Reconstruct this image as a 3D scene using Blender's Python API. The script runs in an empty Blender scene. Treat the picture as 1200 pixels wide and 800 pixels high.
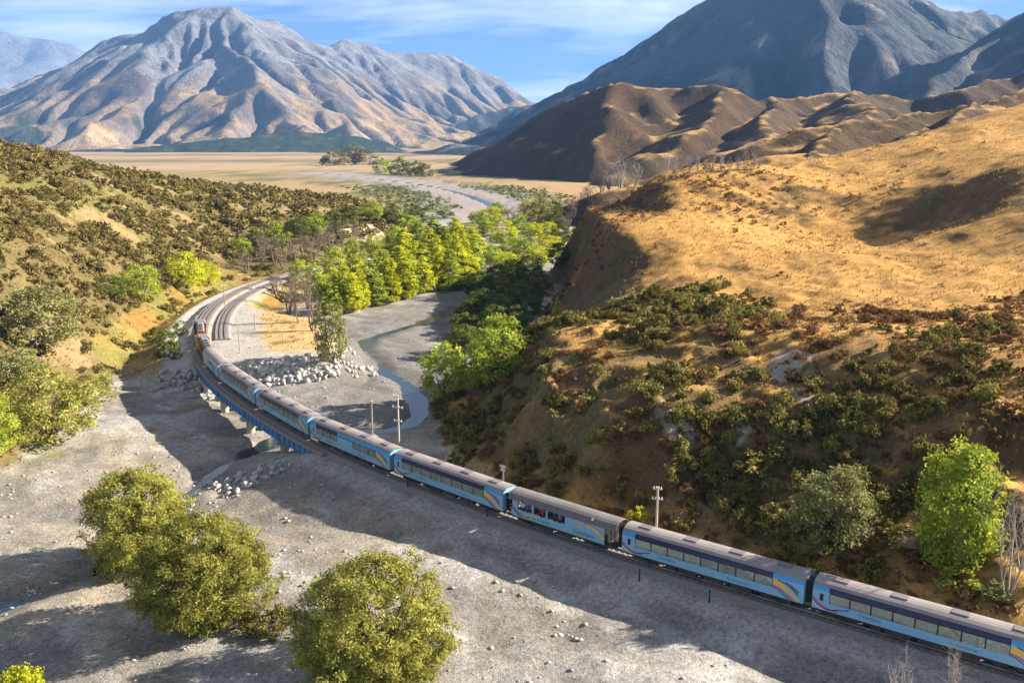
import bpy, math, random, time
import numpy as np
from mathutils import Vector, Matrix
T0 = time.time()
R = math.radians
rng = np.random.default_rng(7)
random.seed(7)
HAZE = True
SC = bpy.context.scene
COL = SC.collection

# ------------------------------------------------------------------ camera
CAM_H = 44.0
F_PX, Y_HOR = 1050.0, 165.0                 # focal length and horizon row for a 1200 x 800 frame
PITCH = math.atan((400 - Y_HOR) / F_PX)
cam = bpy.data.cameras.new('camera')
cam.sensor_width = 36.0
cam.lens = F_PX / 1200 * 36.0
cam.clip_start, cam.clip_end = 1.0, 60000.0
cam_o = bpy.data.objects.new('camera', cam)
COL.objects.link(cam_o)
cam_o.location = (0, 0, CAM_H)
cam_o.rotation_euler = (math.pi / 2 - PITCH, 0, 0)
SC.camera = cam_o

# ------------------------------------------------------------------ light
SUN_EL, SUN_AZ = R(26.5), R(11.0)            # azimuth measured from +x towards +y
sun_dir = Vector((math.cos(SUN_EL) * math.cos(SUN_AZ), math.cos(SUN_EL) * math.sin(SUN_AZ), math.sin(SUN_EL)))
sl = bpy.data.lights.new('sun', 'SUN')
sl.energy, sl.angle, sl.color = 5.0, R(0.55), (1.0, 0.89, 0.74)
so = bpy.data.objects.new('sun', sl)
COL.objects.link(so)
so.rotation_euler = sun_dir.to_track_quat('Z', 'Y').to_euler()

world = bpy.data.worlds.new('World')
SC.world = world
world.use_nodes = True
nt = world.node_tree
nt.nodes.clear()
wo = nt.nodes.new('ShaderNodeOutputWorld')
bg = nt.nodes.new('ShaderNodeBackground')
sky = nt.nodes.new('ShaderNodeTexSky')
sky.sky_type = 'NISHITA'
sky.sun_disc = False
sky.sun_elevation = SUN_EL
sky.sun_rotation = math.pi / 2 - SUN_AZ
sky.altitude = 600
sky.air_density, sky.dust_density, sky.ozone_density = 0.32, 0.3, 2.0
tc = nt.nodes.new('ShaderNodeTexCoord')
# high thin cloud: noise on the dome, the same everywhere round the horizon
sep = nt.nodes.new('ShaderNodeSeparateXYZ')
nt.links.new(tc.outputs['Generated'], sep.inputs[0])
den = nt.nodes.new('ShaderNodeMath'); den.operation = 'ADD'; den.inputs[1].default_value = 0.16
nt.links.new(sep.outputs['Z'], den.inputs[0])
mx = nt.nodes.new('ShaderNodeMath'); mx.operation = 'MAXIMUM'; mx.inputs[1].default_value = 0.03
nt.links.new(den.outputs[0], mx.inputs[0])
dv = nt.nodes.new('ShaderNodeVectorMath'); dv.operation = 'DIVIDE'
cmb = nt.nodes.new('ShaderNodeCombineXYZ')
for k in range(3):
    nt.links.new(mx.outputs[0], cmb.inputs[k])
nt.links.new(tc.outputs['Generated'], dv.inputs[0])
nt.links.new(cmb.outputs[0], dv.inputs[1])
mp = nt.nodes.new('ShaderNodeMapping')
mp.inputs['Location'].default_value = (5.3, 0.4, 0)
mp.inputs['Scale'].default_value = (0.42, 0.85, 0.0)
nt.links.new(dv.outputs[0], mp.inputs[0])
cn = nt.nodes.new('ShaderNodeTexNoise')
cn.inputs['Scale'].default_value = 1.7; cn.inputs['Detail'].default_value = 8
cn.inputs['Roughness'].default_value = 0.58; cn.inputs['Distortion'].default_value = 0.35
nt.links.new(mp.outputs[0], cn.inputs['Vector'])
cr = nt.nodes.new('ShaderNodeValToRGB')
cr.color_ramp.elements[0].position = 0.45; cr.color_ramp.elements[0].color = (0.0, 0.0, 0.0, 1)
cr.color_ramp.elements[1].position = 0.68; cr.color_ramp.elements[1].color = (0.9, 0.9, 0.9, 1)
nt.links.new(cn.outputs['Fac'], cr.inputs[0])
cmix = nt.nodes.new('ShaderNodeMix'); cmix.data_type = 'RGBA'
nt.links.new(cr.outputs[0], cmix.inputs['Factor'])
nt.links.new(sky.outputs[0], cmix.inputs['A'])
cmix.inputs['B'].default_value = (7.0, 7.1, 7.3, 1)
nt.links.new(cmix.outputs['Result'], bg.inputs['Color'])
bg.inputs['Strength'].default_value = 0.05
nt.links.new(bg.outputs[0], wo.inputs[0])

SC.view_settings.view_transform = 'Standard'
SC.view_settings.look = 'None'
SC.view_settings.exposure = 1.9
SC.view_settings.gamma = 1.0
SC.view_settings.use_curve_mapping = False
SC.render.engine = 'CYCLES'
SC.cycles.max_bounces = 6
SC.cycles.diffuse_bounces = 2
SC.cycles.transparent_max_bounces = 12
SC.cycles.volume_bounces = 0

# ------------------------------------------------------------------ helpers: placing
CP, SP = math.cos(PITCH), math.sin(PITCH)
def ray(u, v):
    a = (u - 600) / F_PX; b = (v - 400) / F_PX
    return np.array([a, CP - b * SP, -SP - b * CP])
def gz(u, v, z):                              # ground point at height z on that line of sight
    d = ray(u, v); t = (z - CAM_H) / d[2]; p = d * t
    return (p[0], p[1])
def gy(u, v, y):                              # point at distance y on that line of sight
    d = ray(u, v); p = d * (y / d[1])
    return (p[0], y, p[2] + CAM_H)

# ------------------------------------------------------------------ helpers: noise
def _h(ix, iy, seed):
    n = (ix.astype(np.int64) * 374761393 + iy.astype(np.int64) * 668265263 + seed * 1442695041) & 0xffffffff
    n = ((n ^ (n >> 13)) * 1274126177) & 0xffffffff
    return ((n ^ (n >> 16)) & 0xffff) / 65535.0
def vnoise(x, y, seed=0):
    x = np.asarray(x, float); y = np.asarray(y, float)
    xi = np.floor(x); yi = np.floor(y); fx = x - xi; fy = y - yi
    ang = [_h(xi + a, yi + b, seed) * 2 * np.pi for b in (0, 1) for a in (0, 1)]
    g = [np.cos(an) * (fx - a) + np.sin(an) * (fy - b) for an, (a, b) in zip(ang, ((0, 0), (1, 0), (0, 1), (1, 1)))]
    ux = fx * fx * fx * (fx * (fx * 6 - 15) + 10); uy = fy * fy * fy * (fy * (fy * 6 - 15) + 10)
    return ((g[0] * (1 - ux) + g[1] * ux) * (1 - uy) + (g[2] * (1 - ux) + g[3] * ux) * uy) * 1.5
def fbm(x, y, scale, octaves=4, seed=0, rough=0.5):
    s = 0; a = 1; t = 0; f = 1.0 / scale
    for o in range(octaves):
        s = s + a * vnoise(x * f, y * f, seed + o * 17); t += a; a *= rough; f *= 2.03
    return s / t
def ridged(x, y, scale, octaves=4, seed=0):
    s = 0; a = 1; t = 0; f = 1.0 / scale
    for o in range(octaves):
        s = s + a * (1 - np.abs(vnoise(x * f, y * f, seed + o * 17)) * 1.6); t += a; a *= 0.5; f *= 2.05
    return s / t
def sstep(a, b, x):
    t = np.clip((x - a) / (b - a), 0, 1); return t * t * (3 - 2 * t)
def smax(a, b, k):
    h = np.clip(0.5 + 0.5 * (a - b) / k, 0, 1); return b * (1 - h) + a * h + k * h * (1 - h)
def tps(pts):
    P = np.array(pts, float); X = P[:, :2] / 100.0; n = len(P)
    d2 = ((X[:, None] - X[None]) ** 2).sum(2)
    K = np.where(d2 > 0, 0.5 * d2 * np.log(np.maximum(d2, 1e-12)), 0) + np.eye(n) * 0.02
    Q = np.c_[np.ones(n), X]
    A = np.block([[K, Q], [Q.T, np.zeros((3, 3))]])
    w = np.linalg.solve(A, np.r_[P[:, 2], 0, 0, 0])
    def f(x, y):
        x = np.asarray(x, float) / 100; y = np.asarray(y, float) / 100
        out = w[n] + w[n + 1] * x + w[n + 2] * y
        for k in range(n):
            r2 = (x - X[k, 0]) ** 2 + (y - X[k, 1]) ** 2
            out = out + w[k] * 0.5 * r2 * np.log(np.maximum(r2, 1e-12))
        return out
    return f
def seg_dist(x, y, poly):
    """distance to a polyline, arc length at the foot, signed side (+ = right of travel)"""
    best = np.full(x.shape, 1e18); sa = np.zeros(x.shape); sd = np.zeros(x.shape)
    acc = 0.0
    for (ax, ay), (bx, by) in zip(poly[:-1], poly[1:]):
        dx, dy = bx - ax, by - ay; L2 = dx * dx + dy * dy; L = math.sqrt(L2)
        t = np.clip(((x - ax) * dx + (y - ay) * dy) / L2, 0, 1)
        px, py = x - ax - t * dx, y - ay - t * dy
        d = px * px + py * py
        m = d < best
        best = np.where(m, d, best); sa = np.where(m, acc + t * L, sa)
        sd = np.where(m, np.sign(px * dy - py * dx), sd)
        acc += L
    return np.sqrt(best), sa, sd

# ------------------------------------------------------------------ helpers: objects
def mesh_np(name, v, f, mat=None, smooth=False, attrs=None):
    """mesh from numpy arrays; f is (M,3) or (M,4) or a list of such arrays"""
    v = np.asarray(v, np.float32)
    fl = f if isinstance(f, list) else [f]
    fl = [np.asarray(a, np.int32) for a in fl if len(a)]
    me = bpy.data.meshes.new(name)
    me.vertices.add(len(v)); me.vertices.foreach_set('co', v.ravel())
    nl = sum(a.size for a in fl); nf = sum(len(a) for a in fl)
    me.loops.add(nl); me.loops.foreach_set('vertex_index', np.concatenate([a.ravel() for a in fl]))
    tot = np.concatenate([np.full(len(a), a.shape[1], np.int32) for a in fl])
    st = np.concatenate([[0], np.cumsum(tot)[:-1]]).astype(np.int32)
    me.polygons.add(nf); me.polygons.foreach_set('loop_start', st)
    if smooth:
        me.polygons.foreach_set('use_smooth', np.ones(nf, bool))
    if attrs:
        for k, a in attrs.items():
            a = np.asarray(a, np.float32)
            if a.ndim == 1:
                at = me.attributes.new(k, 'FLOAT', 'POINT'); at.data.foreach_set('value', a)
            else:
                at = me.attributes.new(k, 'FLOAT_COLOR', 'POINT'); at.data.foreach_set('color', a.ravel())
    me.update(calc_edges=True)
    if mat: me.materials.append(mat)
    return me
def tag(o, label=None, cat=None, group=None, kind=None):
    if label: o['label'] = label
    if cat: o['category'] = cat
    if group: o['group'] = group
    if kind: o['kind'] = kind
    return o
def link(name, me, parent=None, loc=None, rot=None, scale=None):
    o = bpy.data.objects.new(name, me); COL.objects.link(o)
    if parent is not None: o.parent = parent
    if loc is not None: o.location = loc
    if rot is not None: o.rotation_euler = rot
    if scale is not None: o.scale = scale
    return o
def empty(name, loc=(0, 0, 0), rz=0.0):
    o = bpy.data.objects.new(name, None); COL.objects.link(o)
    o.location = loc; o.rotation_euler = (0, 0, rz); o.empty_display_size = 0.2
    return o
def copy_tree(o, parent=None):
    c = o.copy(); COL.objects.link(c); c.parent = parent
    for ch in o.children: copy_tree(ch, c)
    return c
class MB:
    """collects simple shapes into one mesh"""
    def __init__(s): s.v = []; s.f = []
    def add(s, v, f):
        b = len(s.v); s.v += [tuple(p) for p in v]; s.f += [tuple(i + b for i in q) for q in f]; return s
    def box(s, x0, x1, y0, y1, z0, z1):
        return s.add([(x0, y0, z0), (x1, y0, z0), (x1, y1, z0), (x0, y1, z0), (x0, y0, z1), (x1, y0, z1), (x1, y1, z1), (x0, y1, z1)],
                     [(0, 3, 2, 1), (4, 5, 6, 7), (0, 1, 5, 4), (1, 2, 6, 5), (2, 3, 7, 6), (3, 0, 4, 7)])
    def prism(s, prof, x0, x1):
        """profile of (y,z) points extruded along x"""
        n = len(prof)
        v = [(x0, y, z) for y, z in prof] + [(x1, y, z) for y, z in prof]
        f = [(i, (i + 1) % n, n + (i + 1) % n, n + i) for i in range(n)] + [tuple(range(n - 1, -1, -1)), tuple(range(n, 2 * n))]
        return s.add(v, f)
    def shell(s, prof, x0, x1, th=0.05):
        """open profile of (y,z) points made into a thin curved sheet along x"""
        P = [Vector(p) for p in prof]; n = len(P); Q = []
        for i in range(n):
            d = (P[min(i + 1, n - 1)] - P[max(i - 1, 0)]).normalized()
            Q.append(P[i] + Vector((d.y, -d.x)) * th)
        return s.prism([tuple(p) for p in P] + [tuple(q) for q in reversed(Q)], x0, x1)
    def tube(s, pts, rad, k=6):
        pts = [Vector(p) for p in pts]; n = len(pts)
        rad = rad if isinstance(rad, (list, tuple)) else [rad] * n
        v = []; 
        for i, p in enumerate(pts):
            d = (pts[min(i + 1, n - 1)] - pts[max(i - 1, 0)]).normalized()
            a = d.orthogonal().normalized(); b = d.cross(a)
            v += [p + (a * math.cos(2 * math.pi * j / k) + b * math.sin(2 * math.pi * j / k)) * rad[i] for j in range(k)]
        f = [(i * k + j, i * k + (j + 1) % k, (i + 1) * k + (j + 1) % k, (i + 1) * k + j) for i in range(n - 1) for j in range(k)]
        f += [tuple(range(k - 1, -1, -1)), tuple(range((n - 1) * k, n * k))]
        return s.add(v, f)
    def mesh(s, name, mat):
        me = bpy.data.meshes.new(name); me.from_pydata(s.v, [], s.f); me.update()
        if mat: me.materials.append(mat)
        return me
    def build(s, name, mat, parent=None):
        return link(name, s.mesh(name, mat), parent)

# ------------------------------------------------------------------ helpers: materials
def mat_base(name, rough=0.9, spec=0.2):
    m = bpy.data.materials.new(name); m.use_nodes = True
    b = m.node_tree.nodes['Principled BSDF']
    b.inputs['Roughness'].default_value = rough
    b.inputs['Specular IOR Level'].default_value = spec
    return m, m.node_tree, b
def N(t, kind, **kw):
    n = t.nodes.new(kind)
    for k, v in kw.items():
        if k in n.inputs: n.inputs[k].default_value = v
        else: setattr(n, k, v)
    return n
def noise_node(t, scale, detail=4, rough=0.55, vec=None):
    n = N(t, 'ShaderNodeTexNoise', Scale=scale, Detail=detail, Roughness=rough)
    if vec: t.links.new(vec, n.inputs['Vector'])
    return n
def maprange(t, src, a, b, c, d):
    n = t.nodes.new('ShaderNodeMapRange')
    n.inputs[1].default_value, n.inputs[2].default_value, n.inputs[3].default_value, n.inputs[4].default_value = a, b, c, d
    t.links.new(src, n.inputs[0]); return n.outputs[0]
def mul_col(t, col, fac):
    n = t.nodes.new('ShaderNodeVectorMath'); n.operation = 'MULTIPLY'
    t.links.new(col, n.inputs[0]); t.links.new(fac, n.inputs[1]); return n.outputs[0]
def plain(name, col, rough=0.6, spec=0.3, metal=0.0, var=0.18, scale=3.0, bump=0.0):
    """a colour with soft procedural wear"""
    m, t, b = mat_base(name, rough, spec)
    b.inputs['Metallic'].default_value = metal
    tc = N(t, 'ShaderNodeTexCoord')
    n = noise_node(t, scale, 5, 0.6, tc.outputs['Object'])
    fac = maprange(t, n.outputs['Fac'], 0.25, 0.75, 1 - var, 1 + var)
    rgb = N(t, 'ShaderNodeRGB'); rgb.outputs[0].default_value = (*col, 1)
    t.links.new(mul_col(t, rgb.outputs[0], fac), b.inputs['Base Color'])
    if bump:
        bp = N(t, 'ShaderNodeBump', Strength=bump, Distance=0.05)
        t.links.new(n.outputs['Fac'], bp.inputs['Height']); t.links.new(bp.outputs[0], b.inputs['Normal'])
    return m
def terrain_mat(name, fine, bump_scale, bump_dist, var=0.3, rough=0.95, speck=0.62):
    """vertex colour worked out per place in the world, broken up by two sizes of noise and a bump"""
    m, t, b = mat_base(name, rough, 0.12)
    tc = N(t, 'ShaderNodeTexCoord')
    at = N(t, 'ShaderNodeAttribute', attribute_name='col')
    n1 = noise_node(t, fine, 6, 0.65, tc.outputs['Object'])
    n2 = noise_node(t, fine * 0.17, 4, 0.6, tc.outputs['Object'])
    f1 = maprange(t, n1.outputs['Fac'], 0.28, 0.72, 1 - var, 1 + var)
    f2 = maprange(t, n2.outputs['Fac'], 0.3, 0.7, 1 - var * 0.5, 1 + var * 0.5)
    n4 = noise_node(t, fine * 2.3, 3, 0.6, tc.outputs['Object'])
    f4 = maprange(t, n4.outputs['Fac'], 0.54, 0.63, 1.0, speck)
    n5 = noise_node(t, fine * 0.55, 5, 0.7, tc.outputs['Object'])
    f5 = maprange(t, n5.outputs['Fac'], 0.54, 0.60, 1.0, 0.5 + speck * 0.5)
    c = mul_col(t, mul_col(t, mul_col(t, mul_col(t, at.outputs['Color'], f1), f2), f4), f5)
    t.links.new(c, b.inputs['Base Color'])
    n3 = noise_node(t, bump_scale, 6, 0.7, tc.outputs['Object'])
    bp = N(t, 'ShaderNodeBump', Strength=0.9, Distance=bump_dist)
    t.links.new(n3.outputs['Fac'], bp.inputs['Height']); t.links.new(bp.outputs[0], b.inputs['Normal'])
    return m
def leaf_mat(name, c_dark, c_light, trans=0.35, patch=None):
    """leaf with a per-clump tint and light coming through it"""
    m = bpy.data.materials.new(name); m.use_nodes = True; t = m.node_tree; t.nodes.clear()
    out = N(t, 'ShaderNodeOutputMaterial')
    at = N(t, 'ShaderNodeAttribute', attribute_name='tint')
    oi = N(t, 'ShaderNodeObjectInfo')
    ad = N(t, 'ShaderNodeMath', operation='MULTIPLY_ADD'); ad.inputs[1].default_value = 0.35
    t.links.new(oi.outputs['Random'], ad.inputs[0]); t.links.new(at.outputs['Fac'], ad.inputs[2])
    sb = N(t, 'ShaderNodeMath', operation='SUBTRACT'); sb.inputs[1].default_value = 0.17; sb.use_clamp = True
    t.links.new(ad.outputs[0], sb.inputs[0])
    mx = N(t, 'ShaderNodeMix', data_type='RGBA')
    mx.inputs['A'].default_value = (*c_dark, 1); mx.inputs['B'].default_value = (*c_light, 1)
    t.links.new(sb.outputs[0], mx.inputs['Factor'])
    df = N(t, 'ShaderNodeBsdfDiffuse'); tr = N(t, 'ShaderNodeBsdfTranslucent'); ms = N(t, 'ShaderNodeMixShader')
    ms.inputs[0].default_value = trans
    t.links.new(mx.outputs['Result'], df.inputs[0]); t.links.new(mx.outputs['Result'], tr.inputs[0])
    t.links.new(df.outputs[0], ms.inputs[1]); t.links.new(tr.outputs[0], ms.inputs[2])
    t.links.new(ms.outputs[0], out.inputs[0])
    return m

# ================================================================== the lie of the land
# railway: a long straight over the river, then a right-hand curve along the foot of the scrub hill
TRK = [(112, 18.8), (80, 42), (45.1, 67.2), (28.9, 78.8), (12.5, 90.6), (0.6, 100.2), (-14.4, 113.6), (-27.7, 127.0),
       (-39.6, 142.0), (-50.6, 157.6), (-60.2, 174.0), (-69.2, 194.5), (-76.0, 215.5), (-80.6, 236), (-82.6, 256),
       (-82.0, 276), (-78.5, 297), (-71.0, 318), (-60, 340), (-46, 362), (-28, 386)]
def catmull(P, step=1.0):
    P = [np.array(p, float) for p in P]; out = []
    for i in range(1, len(P) - 2):
        p0, p1, p2, p3 = P[i - 1], P[i], P[i + 1], P[i + 2]
        n = max(2, int(np.linalg.norm(p2 - p1) / step))
        for k in range(n):
            t = k / n
            out.append(0.5 * (2 * p1 + (p2 - p0) * t + (2 * p0 - 5 * p1 + 4 * p2 - p3) * t * t + (3 * p1 - p0 - 3 * p2 + p3) * t ** 3))
    out.append(P[-2]); return np.array(out)
TR = catmull(TRK, 1.0)
# smooth twice so the hand-set points leave no kinks
for _ in range(40):
    TR[1:-1] = 0.25 * TR[:-2] + 0.5 * TR[1:-1] + 0.25 * TR[2:]
TS = np.r_[0, np.cumsum(np.linalg.norm(np.diff(TR, axis=0), axis=1))]
def track(s, off=0.0):
    """point at arc length s, offset to the right of travel, and heading"""
    x = np.interp(s, TS, TR[:, 0]); y = np.interp(s, TS, TR[:, 1])
    x2 = np.interp(s + 0.5, TS, TR[:, 0]) - np.interp(s - 0.5, TS, TR[:, 0])
    y2 = np.interp(s + 0.5, TS, TR[:, 1]) - np.interp(s - 0.5, TS, TR[:, 1])
    h = math.atan2(y2, x2)
    return x + off * math.sin(h), y - off * math.cos(h), h
def s_near(x, y):
    return TS[np.argmin((TR[:, 0] - x) ** 2 + (TR[:, 1] - y) ** 2)]
S_B0 = s_near(-25.5, 125.0)                    # bridge, near end
S_B1 = s_near(-65.5, 186.0)                    # bridge, far end
TRC = TR[::5]
TR_A = [tuple(p) for p in TR[TS <= S_B0][::6]] + [track(S_B0)[:2]]
TR_B = [track(S_B1)[:2]] + [tuple(p) for p in TR[TS >= S_B1 + 3][::6]]
SA0 = 0.0

RIVER = [(20, 700), (120, 645), (200, 590), (262, 545), (330, 512), (400, 503), (458, 503), (492, 484), (478, 455), (432, 424),
         (424, 402), (470, 384), (530, 366), (556, 352), (575, 338), (592, 318), (580, 300), (566, 288), (562, 278), (572, 262), (586, 250),
         (575, 240), (545, 228), (500, 217), (440, 209), (380, 202), (330, 196)]
RIV = [gz(u, v, -5.0) for u, v in RIVER]
RIV = [(RIV[0][0] - 110, RIV[0][1] - 40), (RIV[0][0] - 60, RIV[0][1] - 25)] + RIV
RIVC = [tuple(p) for p in catmull(RIV, 6.0)]
STREAM = [gz(u, v, -5.0) for u, v in [(-60, 770), (40, 770), (110, 730), (125, 690), (135, 650), (190, 610), (240, 572)]]

rightP = []
def RP(u, v, y): rightP.append(gy(u, v, y))
# foot of the spur, behind the railway and round the river side
for x, y, z in [(75, 58, 1), (52, 75, 0.5), (34, 88, 0.3), (18, 100, 0.3), (6, 109, 0), (-5, 119, -1.5), (-10, 131, -4.5), (-12, 148, -5), (-13, 164, -5),
                (-7, 186, -5), (0, 212, -5), (7, 245, -5), (14, 285, -5), (22, 325, -5), (48, 365, -4), (90, 420, -2), (160, 470, 2), (260, 520, 10)]:
    rightP.append((x, y, z))
for x, y in [(-35, 150), (-38, 180), (-24, 215), (-15, 250), (-10, 300), (0, 350), (30, 400), (60, 450), (-20, 105), (5, 88), (30, 68), (60, 45)]:
    rightP.append((x, y, -16))
# the shaded lower face
RP(560, 470, 148); RP(600, 500, 123); RP(680, 520, 109); RP(760, 545, 106); RP(860, 575, 102); RP(960, 610, 95); RP(1100, 640, 86.5); RP(1200, 660, 77)
RP(640, 448, 133); RP(700, 455, 123); RP(760, 485, 110); RP(820, 495, 107); RP(880, 500, 109); RP(1000, 520, 104); RP(1120, 540, 98); RP(1200, 560, 91)
# brow of the spur
RP(575, 420, 163); RP(610, 392, 173); RP(660, 372, 172); RP(720, 347, 176); RP(790, 341, 178); RP(850, 348, 175)
RP(760, 385, 142); RP(840, 410, 128); RP(900, 425, 120); RP(950, 400, 125); RP(1010, 410, 120); RP(1100, 420, 114); RP(1190, 440, 107)
RP(1150, 490, 101); RP(1060, 470, 106)
# hollow between the brow and the shaded nose
rightP += [(15, 205, 3), (24, 214, 9)]
# nose, its river face and its top
RP(650, 330, 285); RP(675, 290, 290); RP(700, 258, 292); RP(715, 232, 300); RP(640, 352, 272)
RP(760, 250, 262); RP(800, 280, 226); RP(770, 300, 215); RP(745, 325, 205); RP(720, 290, 258); RP(830, 250, 262); RP(860, 320, 200)
RP(740, 222, 318); RP(800, 210, 335); RP(900, 193, 365); RP(1000, 173, 405); RP(1100, 158, 440); RP(1200, 138, 470)
RP(900, 360, 160); RP(1000, 350, 160); RP(1100, 360, 148); RP(1190, 370, 138)
RP(900, 300, 208); RP(1000, 300, 200); RP(1100, 300, 194); RP(1190, 310, 180)
RP(900, 250, 268); RP(1000, 240, 275); RP(1055, 250, 252); RP(1090, 215, 262); RP(1170, 190, 238); RP(1180, 252, 212); RP(1080, 268, 236)
RP(1000, 205, 335); RP(1120, 178, 330); RP(1200, 160, 350)
# off to the right and behind the crest
rightP += [(160, 130, 27), (200, 200, 36), (260, 300, 50), (330, 420, 66), (400, 520, 76), (120, 70, 20), (180, 60, 30), (110, 470, 20), (200, 540, 34), (300, 600, 46), (420, 640, 60)]
right_f = tps(rightP)

leftP = []
def LP(u, v, y): leftP.append(gy(u, v, y))
for u, v, z in [(20, 520, -3.5), (70, 470, -3.5), (110, 425, -3.0), (160, 385, -2.5), (205, 350, -2.2), (250, 318, -2), (285, 300, -1.5)]:
    x, y = gz(u, v, z); leftP.append((x, y, z))
LP(320, 296, 345); LP(370, 300, 370); LP(410, 300, 385); LP(450, 295, 400); LP(480, 290, 410)
LP(0, 188, 285); LP(60, 193, 310); LP(120, 200, 340); LP(200, 213, 395); LP(300, 222, 460); LP(380, 230, 500); LP(430, 240, 500); LP(470, 262, 480)
LP(0, 300, 190); LP(0, 400, 155); LP(0, 230, 235); LP(100, 300, 238); LP(100, 360, 205); LP(100, 230, 285); LP(200, 260, 330); LP(200, 305, 285)
LP(300, 250, 400); LP(300, 280, 362); LP(380, 262, 420); LP(420, 262, 430); LP(445, 285, 412)
leftP += [(-120, 120, 12), (-170, 150, 28), (-230, 200, 38), (-280, 300, 44), (-260, 420, 22), (-200, 500, 12), (-120, 580, 0), (-40, 560, -14),
          (-15, 480, -14), (-30, 430, -12), (-45, 320, -14), (-68, 260, -12), (-60, 180, -14), (-55, 130, -14), (-70, 90, -6), (-110, 60, 4), (-180, 640, 0), (-300, 560, 20)]
left_f = tps(leftP)

def valley(x, y):
    s = (x + 27) * 0.81 - (y - 127) * 0.58
    z = -4.7 + 2.5 * sstep(-2, 34, s)
    # the flat slopes gently down towards the near trees
    z -= 2.0 * sstep(92, 66, y) * sstep(-4, 18, s) * sstep(16, -12, x)
    z -= 0.9 * sstep(700, 2500, y)
    return z
def hill_mask(x, y):
    return sstep(560, 430, x) * sstep(740, 560, y) * sstep(-420, -300, x)

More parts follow.
